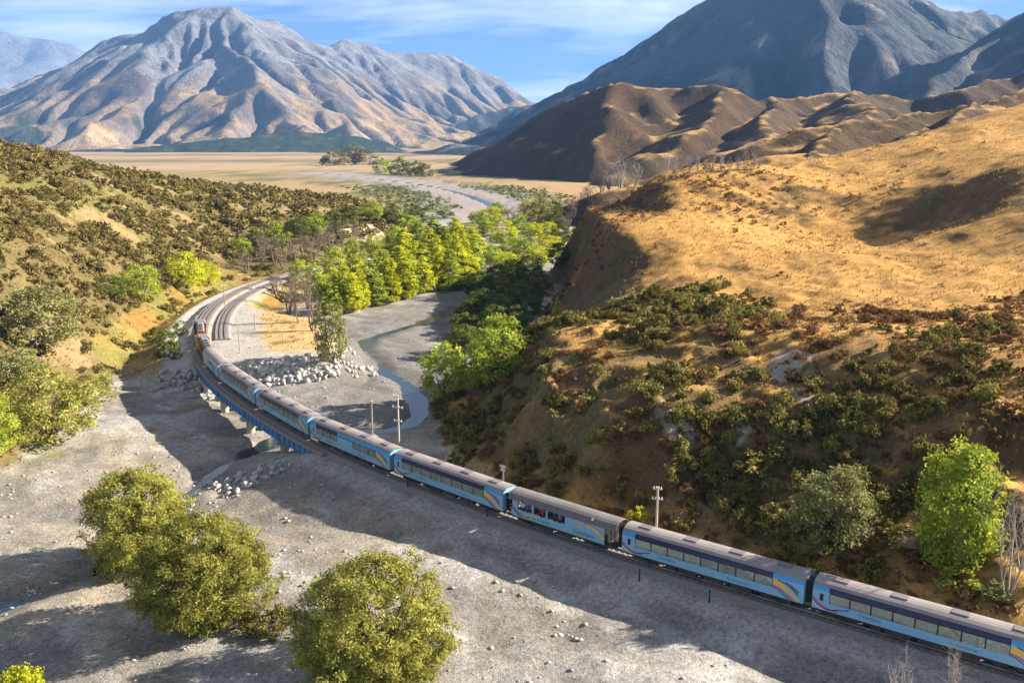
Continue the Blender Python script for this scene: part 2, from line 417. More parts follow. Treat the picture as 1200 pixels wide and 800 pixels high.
def ground_fn(x, y):
    shp = x.shape
    val = valley(x, y) + fbm(x, y, 22, 4, 3) * 0.45 + fbm(x, y, 3.5, 3, 5) * 0.16 + (ridged(x * 0.55 + y * 0.75, y * 0.25 - x * 0.4, 11, 4, 58) - 0.75) * 0.55 * sstep(500, 300, y)
    near = (np.abs(x) < 640) & (y < 800)
    z = val.copy(); hm = np.zeros(shp); side = np.zeros(shp)
    xs, ys = x[near], y[near]
    wx = xs + fbm(xs, ys, 30, 3, 11) * 4; wy = ys + fbm(xs, ys, 30, 3, 12) * 4
    rr = right_f(wx, wy); ll = left_f(wx, wy)
    rd = ridged(xs * 1.25, ys, 34, 4, 21) - 0.82
    face = sstep(19, 11, rr) * sstep(195, 150, ys) + sstep(30, 10, np.hypot(xs - 22, (ys - 280) * 0.5))
    gul = ridged(xs * 0.8 + ys * 0.5, ys * 0.55 - xs * 0.25, 15, 4, 22) - 0.82
    swale = ridged(xs * 0.9 - ys * 0.25, ys * 0.8, 75, 3, 29) - 0.8
    rr += (rd * (0.9 + 3.0 * np.clip(face, 0, 1)) + gul * (0.25 + 3.2 * np.clip(face, 0, 1)) + swale * 3.0 * sstep(150, 190, ys)) * sstep(-2, 6, rr) + fbm(xs, ys, 9, 3, 23) * 0.4 + fbm(xs, ys, 2.6, 2, 24) * 0.22
    ll += (ridged(xs, ys, 46, 4, 25) - 0.85) * 2.6 * sstep(-2, 8, ll) + fbm(xs, ys, 9, 3, 27) * 0.5
    # bluffs: the river end of the spur and its lower face break sharply
    mk = 0.85 * sstep(52, 22, np.hypot((xs - 24) * 0.9, (ys - 280) * 0.62)); t_ = np.clip((rr + 4) / 27, 0, 1)
    rr = np.where((rr > -4) & (rr < 23), rr + mk * ((sstep(0.02, 0.62, t_) * 27 - 4) - rr), rr)
    mk = 0.7 * sstep(46, 24, np.hypot((xs - 8) * 0.8, (ys - 126) * 0.9)); t_ = np.clip((rr + 4) / 16, 0, 1)
    rr = np.where((rr > -4) & (rr < 12), rr + mk * ((sstep(0.18, 0.82, t_) * 16 - 4) - rr), rr)
    w = hill_mask(xs, ys)
    rr = rr * w - 30 * (1 - w); ll = ll * w - 30 * (1 - w)
    zz = smax(smax(val[near], ll, 1.2), rr, 1.2)
    hmn = np.where(rr > ll, sstep(-0.3, 1.2, rr - val[near]), sstep(-0.3, 1.2, ll - val[near]))
    # river channel
    z[near] = zz; hm[near] = hmn; side[near] = np.where(rr > ll, 1, -1)
    rd_, rs_, _ = seg_dist(x.ravel(), y.ravel(), RIVC); rd_ = rd_.reshape(shp)
    rw = 0.9 + 2.4 * fbm(x, y, 20, 2, 31) + 2.5 * sstep(420, 760, y)
    ch = sstep(rw + 4, rw - 2, rd_)
    z = z - ch * 1.15 * sstep(2.5, 0.2, z + 4.6)
    st, _, _ = seg_dist(x.ravel(), y.ravel(), STREAM); st = st.reshape(shp)
    z = z - sstep(4.5, 0.6, st) * 0.5 * sstep(4, 9, rd_)
    # railway formation: cut and fill against the land
    tm = (np.abs(x) < 260) & (y < 460)
    xs, ys = x[tm], y[tm]
    dA, sA, sdA = seg_dist(xs, ys, TR_A); dB, sB, sdB = seg_dist(xs, ys, TR_B)
    zt = z[tm]; f0 = -0.62
    wob = fbm(xs, ys, 6, 3, 41) * 0.6
    # near side of the bridge
    w = np.where(sdA > 0, 4.6, 3.0) + wob
    e = np.maximum(dA - w, 0)
    lo = f0 - e * np.where(sdA > 0, 0.45, 0.30); hi = f0 + e * 0.85
    zt = np.where(dA < 30, np.minimum(np.maximum(zt, lo), np.maximum(hi, lo)), zt)
    # far side: wide gravel yard to the right, a lower shelf on the left
    sharp = sstep(172.5, 184, ys + wob * 2 + np.maximum(0, -52 - xs) * 0.12)
    wr = np.where(sdB > 0, 24 * sstep(75, 25, sB) + 3.2, 3.0)
    e = np.maximum(dB - wr - wob, 0)
    lo = f0 - e * np.where(sdB > 0, 0.5, 0.9)
    shelf = -2.0 - np.maximum(dB - 8.5 - wob, 0) * 0.35
    lo = np.where(sdB > 0, lo, np.maximum(lo, shelf))
    hi = f0 + e * 0.8
    nz = np.minimum(np.maximum(zt, lo), np.maximum(hi, lo))
    nz = zt + (nz - zt) * sharp
    zt = np.where((dB < 60) & (ys > 170), nz, zt)
    z[tm] = zt
    dT = np.full(shp, 1e3); dT[tm] = np.minimum(dA, dB)
    sd = np.zeros(shp); sd[tm] = np.where(dA < dB, sdA, sdB)
    onB = np.zeros(shp); onB[tm] = (dB < dA)
    sBB = np.zeros(shp); sBB[tm] = sB
    return z, dict(hm=hm, side=side, river=rd_, rw=rw, stream=st, dT=dT, sd=sd, onB=onB, sB=sBB, val=val)

def axis_steps(segs, far, growth):
    """coordinates with fine steps between the marks and growing steps beyond"""
    out = [segs[0][0]]
    for a, b, st0, st1 in segs:
        p = a
        while p < b - 1e-6:
            t = (p - a) / (b - a); p = min(b, p + st0 + (st1 - st0) * t); out.append(p)
    st = segs[-1][3]
    while out[-1] < far:
        st *= growth; out.append(out[-1] + st)
    return np.array(out)
gyv = axis_steps([(30, 62, 1.2, 0.6), (62, 120, 0.58, 0.62), (120, 340, 0.62, 1.35), (340, 560, 1.35, 3.4)], 34000, 1.08)
gxp = axis_steps([(0, 75, 0.64, 0.64), (75, 240, 0.7, 2.8), (240, 480, 2.8, 6)], 26000, 1.12)
gxn = axis_steps([(0, 110, 0.64, 0.68), (110, 240, 0.75, 2.4), (240, 440, 2.4, 6)], 26000, 1.12)
gxv = np.r_[-gxn[:0:-1], gxp]
GX, GY = np.meshgrid(gxv, gyv)
GZ, GM = ground_fn(GX, GY)
def ground(x, y):
    x = np.atleast_1d(np.asarray(x, float)); y = np.atleast_1d(np.asarray(y, float))
    i = np.clip(np.searchsorted(gxv, x) - 1, 0, len(gxv) - 2); j = np.clip(np.searchsorted(gyv, y) - 1, 0, len(gyv) - 2)
    tx = np.clip((x - gxv[i]) / (gxv[i + 1] - gxv[i]), 0, 1); ty = np.clip((y - gyv[j]) / (gyv[j + 1] - gyv[j]), 0, 1)
    return (GZ[j, i] * (1 - tx) + GZ[j, i + 1] * tx) * (1 - ty) + (GZ[j + 1, i] * (1 - tx) + GZ[j + 1, i + 1] * tx) * ty
def gfield(A, x, y):
    i = np.clip(np.searchsorted(gxv, x), 0, len(gxv) - 1); j = np.clip(np.searchsorted(gyv, y), 0, len(gyv) - 1)
    return A[j, i]
def g1(x, y): return float(ground(x, y)[0])
_tt = np.exp(np.linspace(math.log(40), math.log(6000), 2600))
def spot(u, v):
    """first meeting of that line of sight with the land"""
    d = ray(u, v); d = d / d[1]
    x = d[0] * _tt; z = CAM_H + d[2] * _tt
    below = z < ground(x, _tt)
    k = int(np.argmax(below)) if below.any() else len(_tt) - 1
    return float(x[k]), float(_tt[k]), float(ground(x[k], _tt[k])[0])

# ---- colour of the ground, from place, slope and noise
def land_colours(X, Y, Z, M):
    n1 = fbm(X, Y, 26, 5, 51); n2 = fbm(X, Y, 7, 4, 52); n3 = fbm(X, Y, 90, 4, 53); n4 = fbm(X, Y, 2.2, 3, 54)
    dzx = np.gradient(Z, axis=1) / np.gradient(X, axis=1); dzy = np.gradient(Z, axis=0) / np.gradient(Y, axis=0)
    slope = np.sqrt(dzx ** 2 + dzy ** 2)
    def mix(a, b, t): return a + (np.array(b) - a) * t[..., None]
    gravel = np.array([0.40, 0.385, 0.36])
    C = np.ones(X.shape + (3,)) * gravel
    C = mix(C, (0.42, 0.37, 0.29), sstep(0.0, 0.4, n1) * 0.6)
    C = mix(C, (0.24, 0.225, 0.205), sstep(0.05, 0.45, n2) * 0.55)
    C = mix(C, (0.30, 0.24, 0.16), sstep(0.12, 0.42, n3 + n2 * 0.5) * 0.6)
    # wheel tracks and washed lines over the flat
    ln = np.abs(np.sin((X * 0.45 + Y * 0.9 + 5 * n1) * 1.1))
    C = mix(C, (0.26, 0.245, 0.225), sstep(0.22, 0.0, ln) * sstep(-0.1, 0.3, n3) * 0.5)
    bars = ridged(X * 0.55 + Y * 0.75, Y * 0.25 - X * 0.4, 11, 4, 58)
    C = mix(C, (0.52, 0.495, 0.46), sstep(0.84, 0.97, bars) * 0.8)
    C = mix(C, (0.20, 0.185, 0.165), sstep(0.62, 0.42, bars) * 0.8)
    C = mix(C, (0.20, 0.19, 0.08), sstep(0.25, 0.45, fbm(X, Y, 12, 3, 59)) * sstep(-50, -62, X) * 0.7)
    # dark silt in the channels, then hill shade painted round the bend
    wet = sstep(M['rw'] + 5, M['rw'] - 1, M['river']) * sstep(560, 420, Y)
    C = mix(C, (0.15, 0.14, 0.125), wet * 0.75)
    C = mix(C, (0.36, 0.345, 0.325), sstep(52, 40, M['river'] + n1 * 20) * sstep(430, 560, Y))
    C = mix(C, (0.135, 0.13, 0.125), sstep(26, 12, M['river'] + n2 * 10) * sstep(135, 160, Y) * sstep(420, 330, Y) * 0.75)  # shadow of spur and cliff painted into the gravel beside the river
    fine = ridged(X * 0.81 - Y * 0.58, (X * 0.58 + Y * 0.81) * 3.2, 9, 3, 60)
    C = mix(C, (0.24, 0.225, 0.20), sstep(0.70, 0.5, fine) * sstep(150, 120, Y) * 0.55)
    # valley grass away from the water: pale straw plain, olive river flats
    away = sstep(26, 60, M['river'] + n1 * 26 - 14 * sstep(480, 700, Y)) * sstep(215, 300, Y + n1 * 30)
    C = mix(C, (0.42, 0.33, 0.17), away)
    C = mix(C, (0.15, 0.165, 0.055), away * sstep(0.0, 0.25, n3 + 0.6 * n1 - 0.10 * sstep(1100, 2200, Y)) * 0.9)
    C = mix(C, (0.47, 0.35, 0.17), away * sstep(10, 60, X) * sstep(500, 700, Y) * sstep(1500, 1200, Y))
    C = mix(C, (0.12, 0.13, 0.05), sstep(24, 8, M['river'] + n2 * 14) * sstep(14, 20, M['river'] + 0 * n2) * sstep(250, 330, Y) * sstep(700, 500, Y) * 0.8)
    far = sstep(900, 1700, Y)
    band = np.sin(Y * 0.0062 + 2 * n3) + 0.7 * n1
    C = mix(C, (0.21, 0.19, 0.10), far * away * sstep(0.35, 0.8, band) * 0.8)
    C = mix(C, (0.50, 0.40, 0.26), far * away * sstep(-0.2, -0.8, band) * 0.7)
    pl = sstep(480, 700, Y); C = C * (1 - pl[..., None] * np.array([0.20, 0.27, 0.27]))
    flat = sstep(95, 60, M['river'] + n1 * 40) * sstep(24, 40, M['river'] + n1 * 14) * sstep(420, 520, Y) * sstep(1500, 900, Y)
    C = mix(C, (0.105, 0.115, 0.04), flat * sstep(-0.35, 0.1, n2 + n1) * 0.85)
    # left flat between hill and railway: rusty and golden grass, green near the ditch
    lf = sstep(-64, -76, X + n2 * 6) * sstep(176, 196, Y + n1 * 14) * sstep(335, 310, Y) * sstep(2.2, 0.2, Z + n2 * 1.5) * sstep(6.5, 9, M['dT'])
    C = mix(C, (0.40, 0.26, 0.07), lf); C = mix(C, (0.24, 0.20, 0.05), lf * sstep(0.0, 0.3, n2)); C = mix(C, (0.42, 0.18, 0.04), lf * sstep(0.05, 0.35, n1) * 0.8)
    # left hill: straw between the scrub, olive patches, bare tan slips
    hl = M['hm'] * (M['side'] < 0)
    C = mix(C, (0.155, 0.12, 0.05), hl); C = mix(C, (0.13, 0.105, 0.042), hl * sstep(-0.25, 0.12, n1 + n2 * 0.5)); C = mix(C, (0.15, 0.14, 0.04), hl * sstep(0.05, 0.32, n3 + n2 * 0.4) * 0.8)
    C = mix(C, (0.28, 0.20, 0.105), hl * sstep(0.22, 0.40, fbm(X, Y, 17, 3, 57)) * 0.8)
    slip = np.exp(-(((X + 72) / 9) ** 2 + ((Y - 425) / 16) ** 2)) * hl
    C = mix(C, (0.55, 0.43, 0.30), np.clip(slip * 1.6, 0, 1))
    C = mix(C, (0.23, 0.18, 0.055), lf); C = mix(C, (0.17, 0.16, 0.045), lf * sstep(-0.1, 0.2, n2)); C = mix(C, (0.25, 0.135, 0.035), lf * sstep(0.02, 0.3, n1) * 0.85)
    # right hill: golden tussock on the top, brown and olive on the steep face
    hr = M['hm'] * (M['side'] > 0)
    C = mix(C, (0.47, 0.265, 0.075), hr)
    C = mix(C, (0.33, 0.165, 0.05), hr * sstep(-0.02, 0.34, n2 + 0.5 * n1) * 0.8)
    C = mix(C, (0.56, 0.355, 0.135), hr * sstep(0.08, 0.36, n4 + 0.4 * n2) * 0.55)
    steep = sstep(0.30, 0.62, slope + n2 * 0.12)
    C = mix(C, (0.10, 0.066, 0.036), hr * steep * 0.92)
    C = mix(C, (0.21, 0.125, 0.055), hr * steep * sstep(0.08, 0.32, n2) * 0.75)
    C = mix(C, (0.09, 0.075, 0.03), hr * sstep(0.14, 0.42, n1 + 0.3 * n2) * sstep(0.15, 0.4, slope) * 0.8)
    front = sstep(215, 170, Y + n1 * 20) * sstep(52, 30, X - (Y - 100) * 0.1)
    C = mix(C, (0.14, 0.12, 0.045), hr * front * sstep(-0.25, 0.1, n2 + n1) * 0.75)
    C = mix(C, (0.26, 0.155, 0.07), hr * sstep(150, 118, Y) * sstep(0.0, 0.3, n1 + n2) * 0.6)
    # pale rock slips
    for (u, v), (rx, ry) in [((925, 425), (4.2, 5.5)), ((792, 492), (4, 4)), ((868, 505), (2.5, 2.5)), ((945, 465), (1.8, 4)), ((790, 365), (5, 2)), ((640, 345), (6, 10))]:
        px, py, _ = spot(u, v)
        g = np.exp(-(((X - px) / rx) ** 2 + ((Y - py) / ry) ** 2)) + n4 * 0.3 + n2 * 0.2
        C = mix(C, (0.42, 0.37, 0.31), 0.95 * hr * sstep(0.48, 0.85, g + 0.25 * n2) * sstep(60, 0, np.hypot(X - px, Y - py)))
    # ballast and yard gravel
    C = mix(C, (0.37, 0.34, 0.31), sstep(6.0, 4.4, M['dT'] + n4) * (1 - M['onB']) * (1 - sstep(2.5, 4.5, M['dT'] * (M['sd'] > 0))))
    verge = sstep(3.6, 4.6, M['dT'] + n4) * (M['sd'] > 0) * (1 - M['onB']) * sstep(16, 9, M['dT'] + n2 * 4) * (X > -12)
    C = mix(C, (0.44, 0.26, 0.085), verge * 0.9)
    yard = M['onB'] * (M['sd'] > 0) * sstep(30, 26, M['dT'] + n4) * sstep(172, 178, Y) * sstep(70, 55, M['sB'])
    C = mix(C, (0.385, 0.36, 0.325), yard)
    yg = yard * sstep(12.0, 14.5, M['dT'] + n2 * 4) * sstep(186, 193, Y)
    C = mix(C, (0.50, 0.34, 0.15), yg); C = mix(C, (0.22, 0.19, 0.06), yg * sstep(0.12, 0.35, n2))
    shelf = M['onB'] * (M['sd'] <= 0) * sstep(8.6, 7.6, M['dT'] + n4 * 0.7)
    C = mix(C, (0.45, 0.43, 0.40), shelf)
    far_b = M['onB'] * sstep(3.4, 3.0, M['dT'])
    C = mix(C, (0.34, 0.32, 0.30), far_b)
    return C
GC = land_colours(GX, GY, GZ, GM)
ny, nx = GX.shape
idx = np.arange(nx * ny).reshape(ny, nx)
quads = np.stack([idx[:-1, :-1], idx[:-1, 1:], idx[1:, 1:], idx[1:, :-1]], -1).reshape(-1, 4)
M_GROUND = terrain_mat('earth and gravel', 1.9, 2.6, 0.22, 0.34)
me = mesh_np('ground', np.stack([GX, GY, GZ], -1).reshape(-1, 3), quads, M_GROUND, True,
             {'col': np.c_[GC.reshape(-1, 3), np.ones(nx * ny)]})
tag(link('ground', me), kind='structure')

# ---- water
mw, t, b = mat_base('river water', 0.06, 0.5)
b.inputs['Base Color'].default_value = (0.012, 0.028, 0.035, 1)
tcw = N(t, 'ShaderNodeTexCoord')
nw = noise_node(t, 1.3, 4, 0.6, tcw.outputs['Object'])
bw = N(t, 'ShaderNodeBump', Strength=0.35, Distance=0.12)
t.links.new(nw.outputs['Fac'], bw.inputs['Height']); t.links.new(bw.outputs[0], b.inputs['Normal'])
def ribbon(name, line, half, z, mat):
    P = np.array(line, float); d = np.gradient(P, axis=0); d /= np.linalg.norm(d, axis=1)[:, None]
    n = np.stack([-d[:, 1], d[:, 0]], 1); k = 5
    offs = np.linspace(-1, 1, k)
    V = np.concatenate([np.c_[P + n * (half * o if np.isscalar(half) else half[:, None] * o), np.full(len(P), z) if np.isscalar(z) else z] for o in offs])
    m_ = len(P); f = [(a * m_ + i, a * m_ + i + 1, (a + 1) * m_ + i + 1, (a + 1) * m_ + i) for a in range(k - 1) for i in range(m_ - 1)]
    return mesh_np(name, V, np.array(f), mat)
rp = np.array(RIVC)
half = 5.0 - 0.5 * sstep(380, 700, rp[:, 1])
tag(link('river', ribbon('river', RIVC, half, -5.34 - 0.28 * sstep(132, 112, rp[:, 1]) - 0.9 * sstep(700, 2500, rp[:, 1]), mw)), kind='structure')
st_line = catmull([(STREAM[0][0] - 10, STREAM[0][1])] + STREAM + [(STREAM[-1][0] + 5, STREAM[-1][1] + 5)], 2.0)
tag(link('stream', ribbon('stream', st_line, 2.2, -5.62, mw)), kind='structure')

# ================================================================== hills and mountains beyond
def ridge_field(X, Y, ridges, warp, wscale, seed, base):
    """height from crest lines: each (list of (x,y,z), slope, concavity in metres)"""
    wx = X + fbm(X, Y, wscale, 4, seed) * warp; wy = Y + fbm(X, Y, wscale, 4, seed + 5) * warp
    Z = np.full(X.shape, float(base))
    for pts, slope, kk in ridges:
        for (ax, ay, az), (bx, by, bz) in zip(pts[:-1], pts[1:]):
            dx, dy = bx - ax, by - ay; L2 = dx * dx + dy * dy + 1e-6
            t = np.clip(((wx - ax) * dx + (wy - ay) * dy) / L2, 0, 1)
            d = np.hypot(wx - ax - t * dx, wy - ay - t * dy)
            h = az + (bz - az) * t
            rel = np.maximum(h - base, 1)
            q = d * slope / rel
            zz = base + rel * np.where(q < 1.6, (1 - q / 1.6) ** 1.35 if True else 0, 0) if kk else h - d * slope
            Z = np.maximum(Z, zz)
    return Z
def rf(X, Y, ridges, warp, wscale, seed, base):
    old = np.seterr(invalid='ignore')
    Z = ridge_field(X, Y, ridges, warp, wscale, seed, base)
    np.seterr(**old); return np.nan_to_num(Z, nan=base)
def erode(Z, cell, drops, rounds, steps, k, seed):
    _j, _i = np.mgrid[:Z.shape[0], :Z.shape[1]]
    kmap = np.clip(0.55 + 1.5 * fbm(_i * 1.0, _j * 1.0, 42, 3, seed + 3), 0.08, 1.5)
    """rain gullies: many drops run downhill together; where their paths gather the slope is cut down"""
    g = np.random.default_rng(seed); Z = Z.astype(float).copy(); h, w = Z.shape; tot = np.zeros_like(Z)
    for r in range(rounds):
        x = g.uniform(1, w - 2.01, drops); y = g.uniform(1, h - 2.01, drops)
        vx = np.zeros(drops); vy = np.zeros(drops); E = np.zeros_like(Z)
        gx = np.zeros_like(Z); gy_ = np.zeros_like(Z)
        gx[:, 1:-1] = (Z[:, 2:] - Z[:, :-2]) * 0.5 / cell; gy_[1:-1] = (Z[2:] - Z[:-2]) * 0.5 / cell
        for s in range(steps):
            i = x.astype(int); j = y.astype(int)
            vx = vx * 0.5 - gx[j, i] * 0.5; vy = vy * 0.5 - gy_[j, i] * 0.5
            n = np.hypot(vx, vy) + 1e-9
            E += np.bincount(j * w + i, minlength=h * w).reshape(h, w)
            x = np.clip(x + vx / n, 1, w - 2.01); y = np.clip(y + vy / n, 1, h - 2.01)
        E[1:-1, 1:-1] = 0.4 * E[1:-1, 1:-1] + 0.15 * (E[2:, 1:-1] + E[:-2, 1:-1] + E[1:-1, 2:] + E[1:-1, :-2])
        sl = np.hypot(gx, gy_)
        Z -= k * kmap * np.sqrt(np.minimum(E, 150)) * np.minimum(sl, 0.9)
        m = 0.25 * (Z[2:, 1:-1] + Z[:-2, 1:-1] + Z[1:-1, 2:] + Z[1:-1, :-2])
        Z[1:-1, 1:-1] += 0.03 * (m - Z[1:-1, 1:-1])
        tot += E
    return Z, tot
def hill_object(name, x0, x1, y0, y1, cell, ridges, warp, wscale, seed, base, er, colour, mat, rough_amp, sink=40):
    xs = np.arange(x0, x1 + cell, cell); ys = np.arange(y0, y1 + cell, cell)
    X, Y = np.meshgrid(xs, ys)
    Z = rf(X, Y, ridges, warp, wscale, seed, base - sink)
    rel = np.clip((Z - base) / 60.0, 0, 1)
    Z += (ridged(X, Y, wscale * 0.55, 5, seed + 31) - 0.85) * rough_amp * rel
    E = np.zeros_like(Z)
    if er: Z, E = erode(Z, cell, *er)
    C = colour(X, Y, Z, E)
    n_y, n_x = X.shape; idn = np.arange(n_x * n_y).reshape(n_y, n_x)
    q = np.stack([idn[:-1, :-1], idn[:-1, 1:], idn[1:, 1:], idn[1:, :-1]], -1).reshape(-1, 4)
    zq = Z.ravel()[q].max(1) > base - sink * 0.6      # only what rises out of the plain
    me = mesh_np(name, np.stack([X, Y, Z], -1).reshape(-1, 3), q[zq], mat, True, {'col': np.c_[C.reshape(-1, 3), np.ones(n_x * n_y)]})
    return tag(link(name, me), kind='structure')
def cmixn(C, col, t): return C + (np.array(col) - C) * np.clip(t, 0, 1)[..., None]
def slope_of(X, Y, Z):
    gx = np.gradient(Z, axis=1) / np.gradient(X, axis=1); gy_ = np.gradient(Z, axis=0) / np.gradient(Y, axis=0)
    return np.hypot(gx, gy_)

# ---- brown foothills right of the valley
def c_foot(X, Y, Z, E):
    n = fbm(X, Y, 60, 5, 61); n2 = fbm(X, Y, 17, 4, 62); sl = slope_of(X, Y, Z)
    C = np.ones(X.shape + (3,)) * np.array([0.40, 0.25, 0.095])
    C = cmixn(C, (0.072, 0.044, 0.022), sstep(0.22, 0.44, sl + n * 0.25))  # dark scrub on steep ground, deepened to paint in the hill's shade
    C = cmixn(C, (0.065, 0.045, 0.024), sstep(0.0, 0.35, n + n2 * 0.6) * 0.8)
    C = cmixn(C, (0.50, 0.35, 0.18), sstep(0.1, 0.4, n2) * sstep(0.35, 0.2, sl) * 0.6)
    return C
M_FOOT = terrain_mat('foothill tussock', 0.22, 0.16, 2.5, 0.3)
FT = [
    # second ridge behind the golden spur
    ([gy(712, 222, 560), gy(760, 203, 590), gy(820, 186, 610), gy(880, 166, 620), gy(930, 150, 640), gy(1000, 139, 670), gy(1100, 128, 720), gy(1200, 104, 780), gy(1350, 60, 860)], 0.50, 0),
    ([gy(1000, 139, 670), gy(960, 176, 560), gy(930, 200, 500)], 0.5, 0),
    ([gy(1150, 116, 740), gy(1090, 150, 600), gy(1060, 175, 520)], 0.5, 0),
]
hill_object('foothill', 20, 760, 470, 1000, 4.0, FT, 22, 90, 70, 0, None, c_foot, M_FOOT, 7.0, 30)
FD = [
    ([gy(470, 208, 2050), gy(540, 186, 1950), gy(590, 160, 1850), gy(640, 130, 1740), gy(690, 108, 1580), gy(728, 91, 1400), gy(748, 97, 1430), gy(775, 101, 1480), gy(800, 96, 1430), gy(850, 96, 1430), gy(890, 112, 1440), gy(950, 112, 1500), gy(1000, 102, 1600), gy(1050, 112, 1600), gy(1130, 100, 1600), gy(1250, 70, 1700)], 0.60, 0),
    ([gy(728, 91, 1400), gy(722, 130, 1250), gy(716, 175, 1130)], 0.66, 0),
    ([gy(832, 96, 1430), gy(826, 125, 1250), gy(800, 158, 1120), gy(760, 185, 1030)], 0.55, 0),
    ([gy(905, 113, 1450), gy(900, 135, 1200), gy(885, 160, 1000), gy(850, 178, 880)], 0.52, 0),
    ([gy(1000, 102, 1600), gy(1010, 125, 1150), gy(990, 140, 950)], 0.5, 0),
]
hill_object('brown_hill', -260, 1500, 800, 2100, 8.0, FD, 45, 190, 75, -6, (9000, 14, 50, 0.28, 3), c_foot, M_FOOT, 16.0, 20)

# ---- big mountains
def c_scree(X, Y, Z, E):
    n = fbm(X, Y, 520, 5, 81); n2 = fbm(X, Y, 160, 5, 82); n3 = fbm(X * 0.6 + Y * 0.2, Y * 0.6, 300, 5, 83); sl = slope_of(X, Y, Z)
    C = np.ones(X.shape + (3,)) * np.array([0.175, 0.178, 0.19])                        # grey scree
    C = cmixn(C, (0.215, 0.205, 0.195), sstep(0.0, 0.4, n2) * 0.6)
    tus = sstep(600, 260, Z + n * 420 + n2 * 160)
    C = cmixn(C, (0.27, 0.19, 0.105), tus)                                               # tawny grass
    C = cmixn(C, (0.095, 0.075, 0.065), sstep(0.02, 0.30, n3 + n2 * 0.5) * sstep(820, 420, Z + n * 200) * 0.9)   # heather and rock
    C = cmixn(C, (0.36, 0.265, 0.15), sstep(200, 60, Z + n2 * 120) * 0.8)
    C = cmixn(C, (0.11, 0.105, 0.11), sstep(0.72, 1.0, sl + n2 * 0.2) * 0.7)
    C = cmixn(C, (0.04, 0.05, 0.03), sstep(0.16, 0.28, n + n3 * 0.4) * sstep(330, 150, Z))
    fl = np.log1p(E) / np.log1p(E).max()
    C = cmixn(C, (0.25, 0.24, 0.23), sstep(0.52, 0.72, fl + n2 * 0.1) * sstep(140, 320, Z) * 0.75)
    C = cmixn(C, (0.09, 0.075, 0.075), sstep(0.30, 0.16, fl + n2 * 0.12) * sstep(0.0, 0.3, n3) * 0.7)
    return C
M_MTN = terrain_mat('mountain scree', 0.022, 0.014, 34.0, 0.24, speck=0.78)
PK = gy(252, 2, 7000)
def D(u, v, y): return gy(u, v, y)
ML = [
    ([D(-260, 70, 8200), D(-120, 110, 7200), D(0, 98, 7000), D(60, 72, 7000), D(110, 47, 7050), D(145, 31, 7050), D(190, 14, 7000), D(225, 4, 6980), PK, D(268, 7, 7050), D(300, 20, 7300), D(330, 22, 7600), D(350, 38, 7700), D(380, 53, 7900)], 0.72, 1),
    ([D(380, 53, 7900), D(402, 43, 8100), D(450, 54, 8400), D(485, 63, 8600), D(505, 57, 8800), D(525, 60, 9000), D(550, 77, 9200), D(575, 98, 9400), D(600, 112, 9600)], 0.70, 1),
    # spurs of the main peak
    ([D(225, 4, 6980), D(224, 40, 6500), D(196, 82, 6000), D(158, 120, 5500), D(120, 150, 4900)], 0.74, 1),
    ([PK, D(285, 60, 6300), D(290, 93, 5700), D(262, 125, 5250), D(238, 152, 4700)], 0.74, 1),
    ([D(145, 31, 7050), D(100, 90, 6300), D(50, 130, 5600)], 0.74, 1),
    ([D(330, 22, 7600), D(362, 85, 6600), D(398, 130, 5800), D(420, 155, 5200)], 0.74, 1),
    ([D(290, 93, 5700), D(335, 128, 5200), D(360, 150, 4700)], 0.76, 1),
    ([D(402, 43, 8100), D(440, 95, 7400), D(475, 140, 6700)], 0.76, 1),
    ([D(450, 54, 8400), D(500, 105, 7900), D(525, 140, 7300)], 0.78, 1),
    ([D(505, 57, 8800), D(545, 105, 8500), D(570, 130, 8000)], 0.78, 1),
]
hill_object('scree_mountain', -5900, 250, 4350, 10000, 21.0, ML, 260, 1100, 90, -6, (16000, 20, 70, 2.1, 5), c_scree, M_MTN, 80.0, 30)
MF = [([D(-200, 60, 14000), D(-60, 40, 14000), D(0, 34, 14000), D(45, 42, 14000), D(75, 50, 14000), D(110, 62, 14000), D(160, 90, 14000)], 0.6, 1)]
hill_object('far_ridge', -13500, -4500, 11500, 17000, 70.0, MF, 500, 2500, 95, -6, (4000, 12, 40, 2.5, 6), c_scree, M_MTN, 120.0, 30)
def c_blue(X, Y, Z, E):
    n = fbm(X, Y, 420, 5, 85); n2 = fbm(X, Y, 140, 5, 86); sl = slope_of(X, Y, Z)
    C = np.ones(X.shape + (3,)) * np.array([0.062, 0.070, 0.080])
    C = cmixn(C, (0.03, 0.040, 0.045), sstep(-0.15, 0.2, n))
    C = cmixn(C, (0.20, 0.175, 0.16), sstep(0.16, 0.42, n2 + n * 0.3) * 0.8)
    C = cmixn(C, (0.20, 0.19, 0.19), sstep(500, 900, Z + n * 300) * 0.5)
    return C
MR = [
    ([D(440, 163, 6800), D(500, 150, 7000), D(560, 133, 7300), D(600, 121, 7500), D(640, 106, 7300), D(690, 84, 6800), D(720, 70, 6400), D(770, 38, 5800), D(830, 0, 5200), D(880, -32, 4600), D(940, -62, 4000), D(1010, -40, 4300), D(1060, -12, 4800), D(1100, 3, 5200), D(1150, 10, 5600), D(1190, 20, 6000), D(1260, 40, 6600)], 0.80, 1),
    ([D(940, -62, 4000), D(960, 30, 3300), D(990, 95, 2800)], 0.85, 1),
    ([D(1100, 3, 5200), D(1090, 60, 4300), D(1060, 100, 3500)], 0.85, 1),
    ([D(830, 0, 5200), D(838, 60, 4300), D(846, 110, 3500)], 0.95, 1),
]
hill_object('shaded_mountain', -1500, 3600, 2500, 8000, 21.0, MR, 200, 1000, 100, -6, (16000, 20, 70, 2.0, 7), c_blue, M_MTN, 90.0, 30)
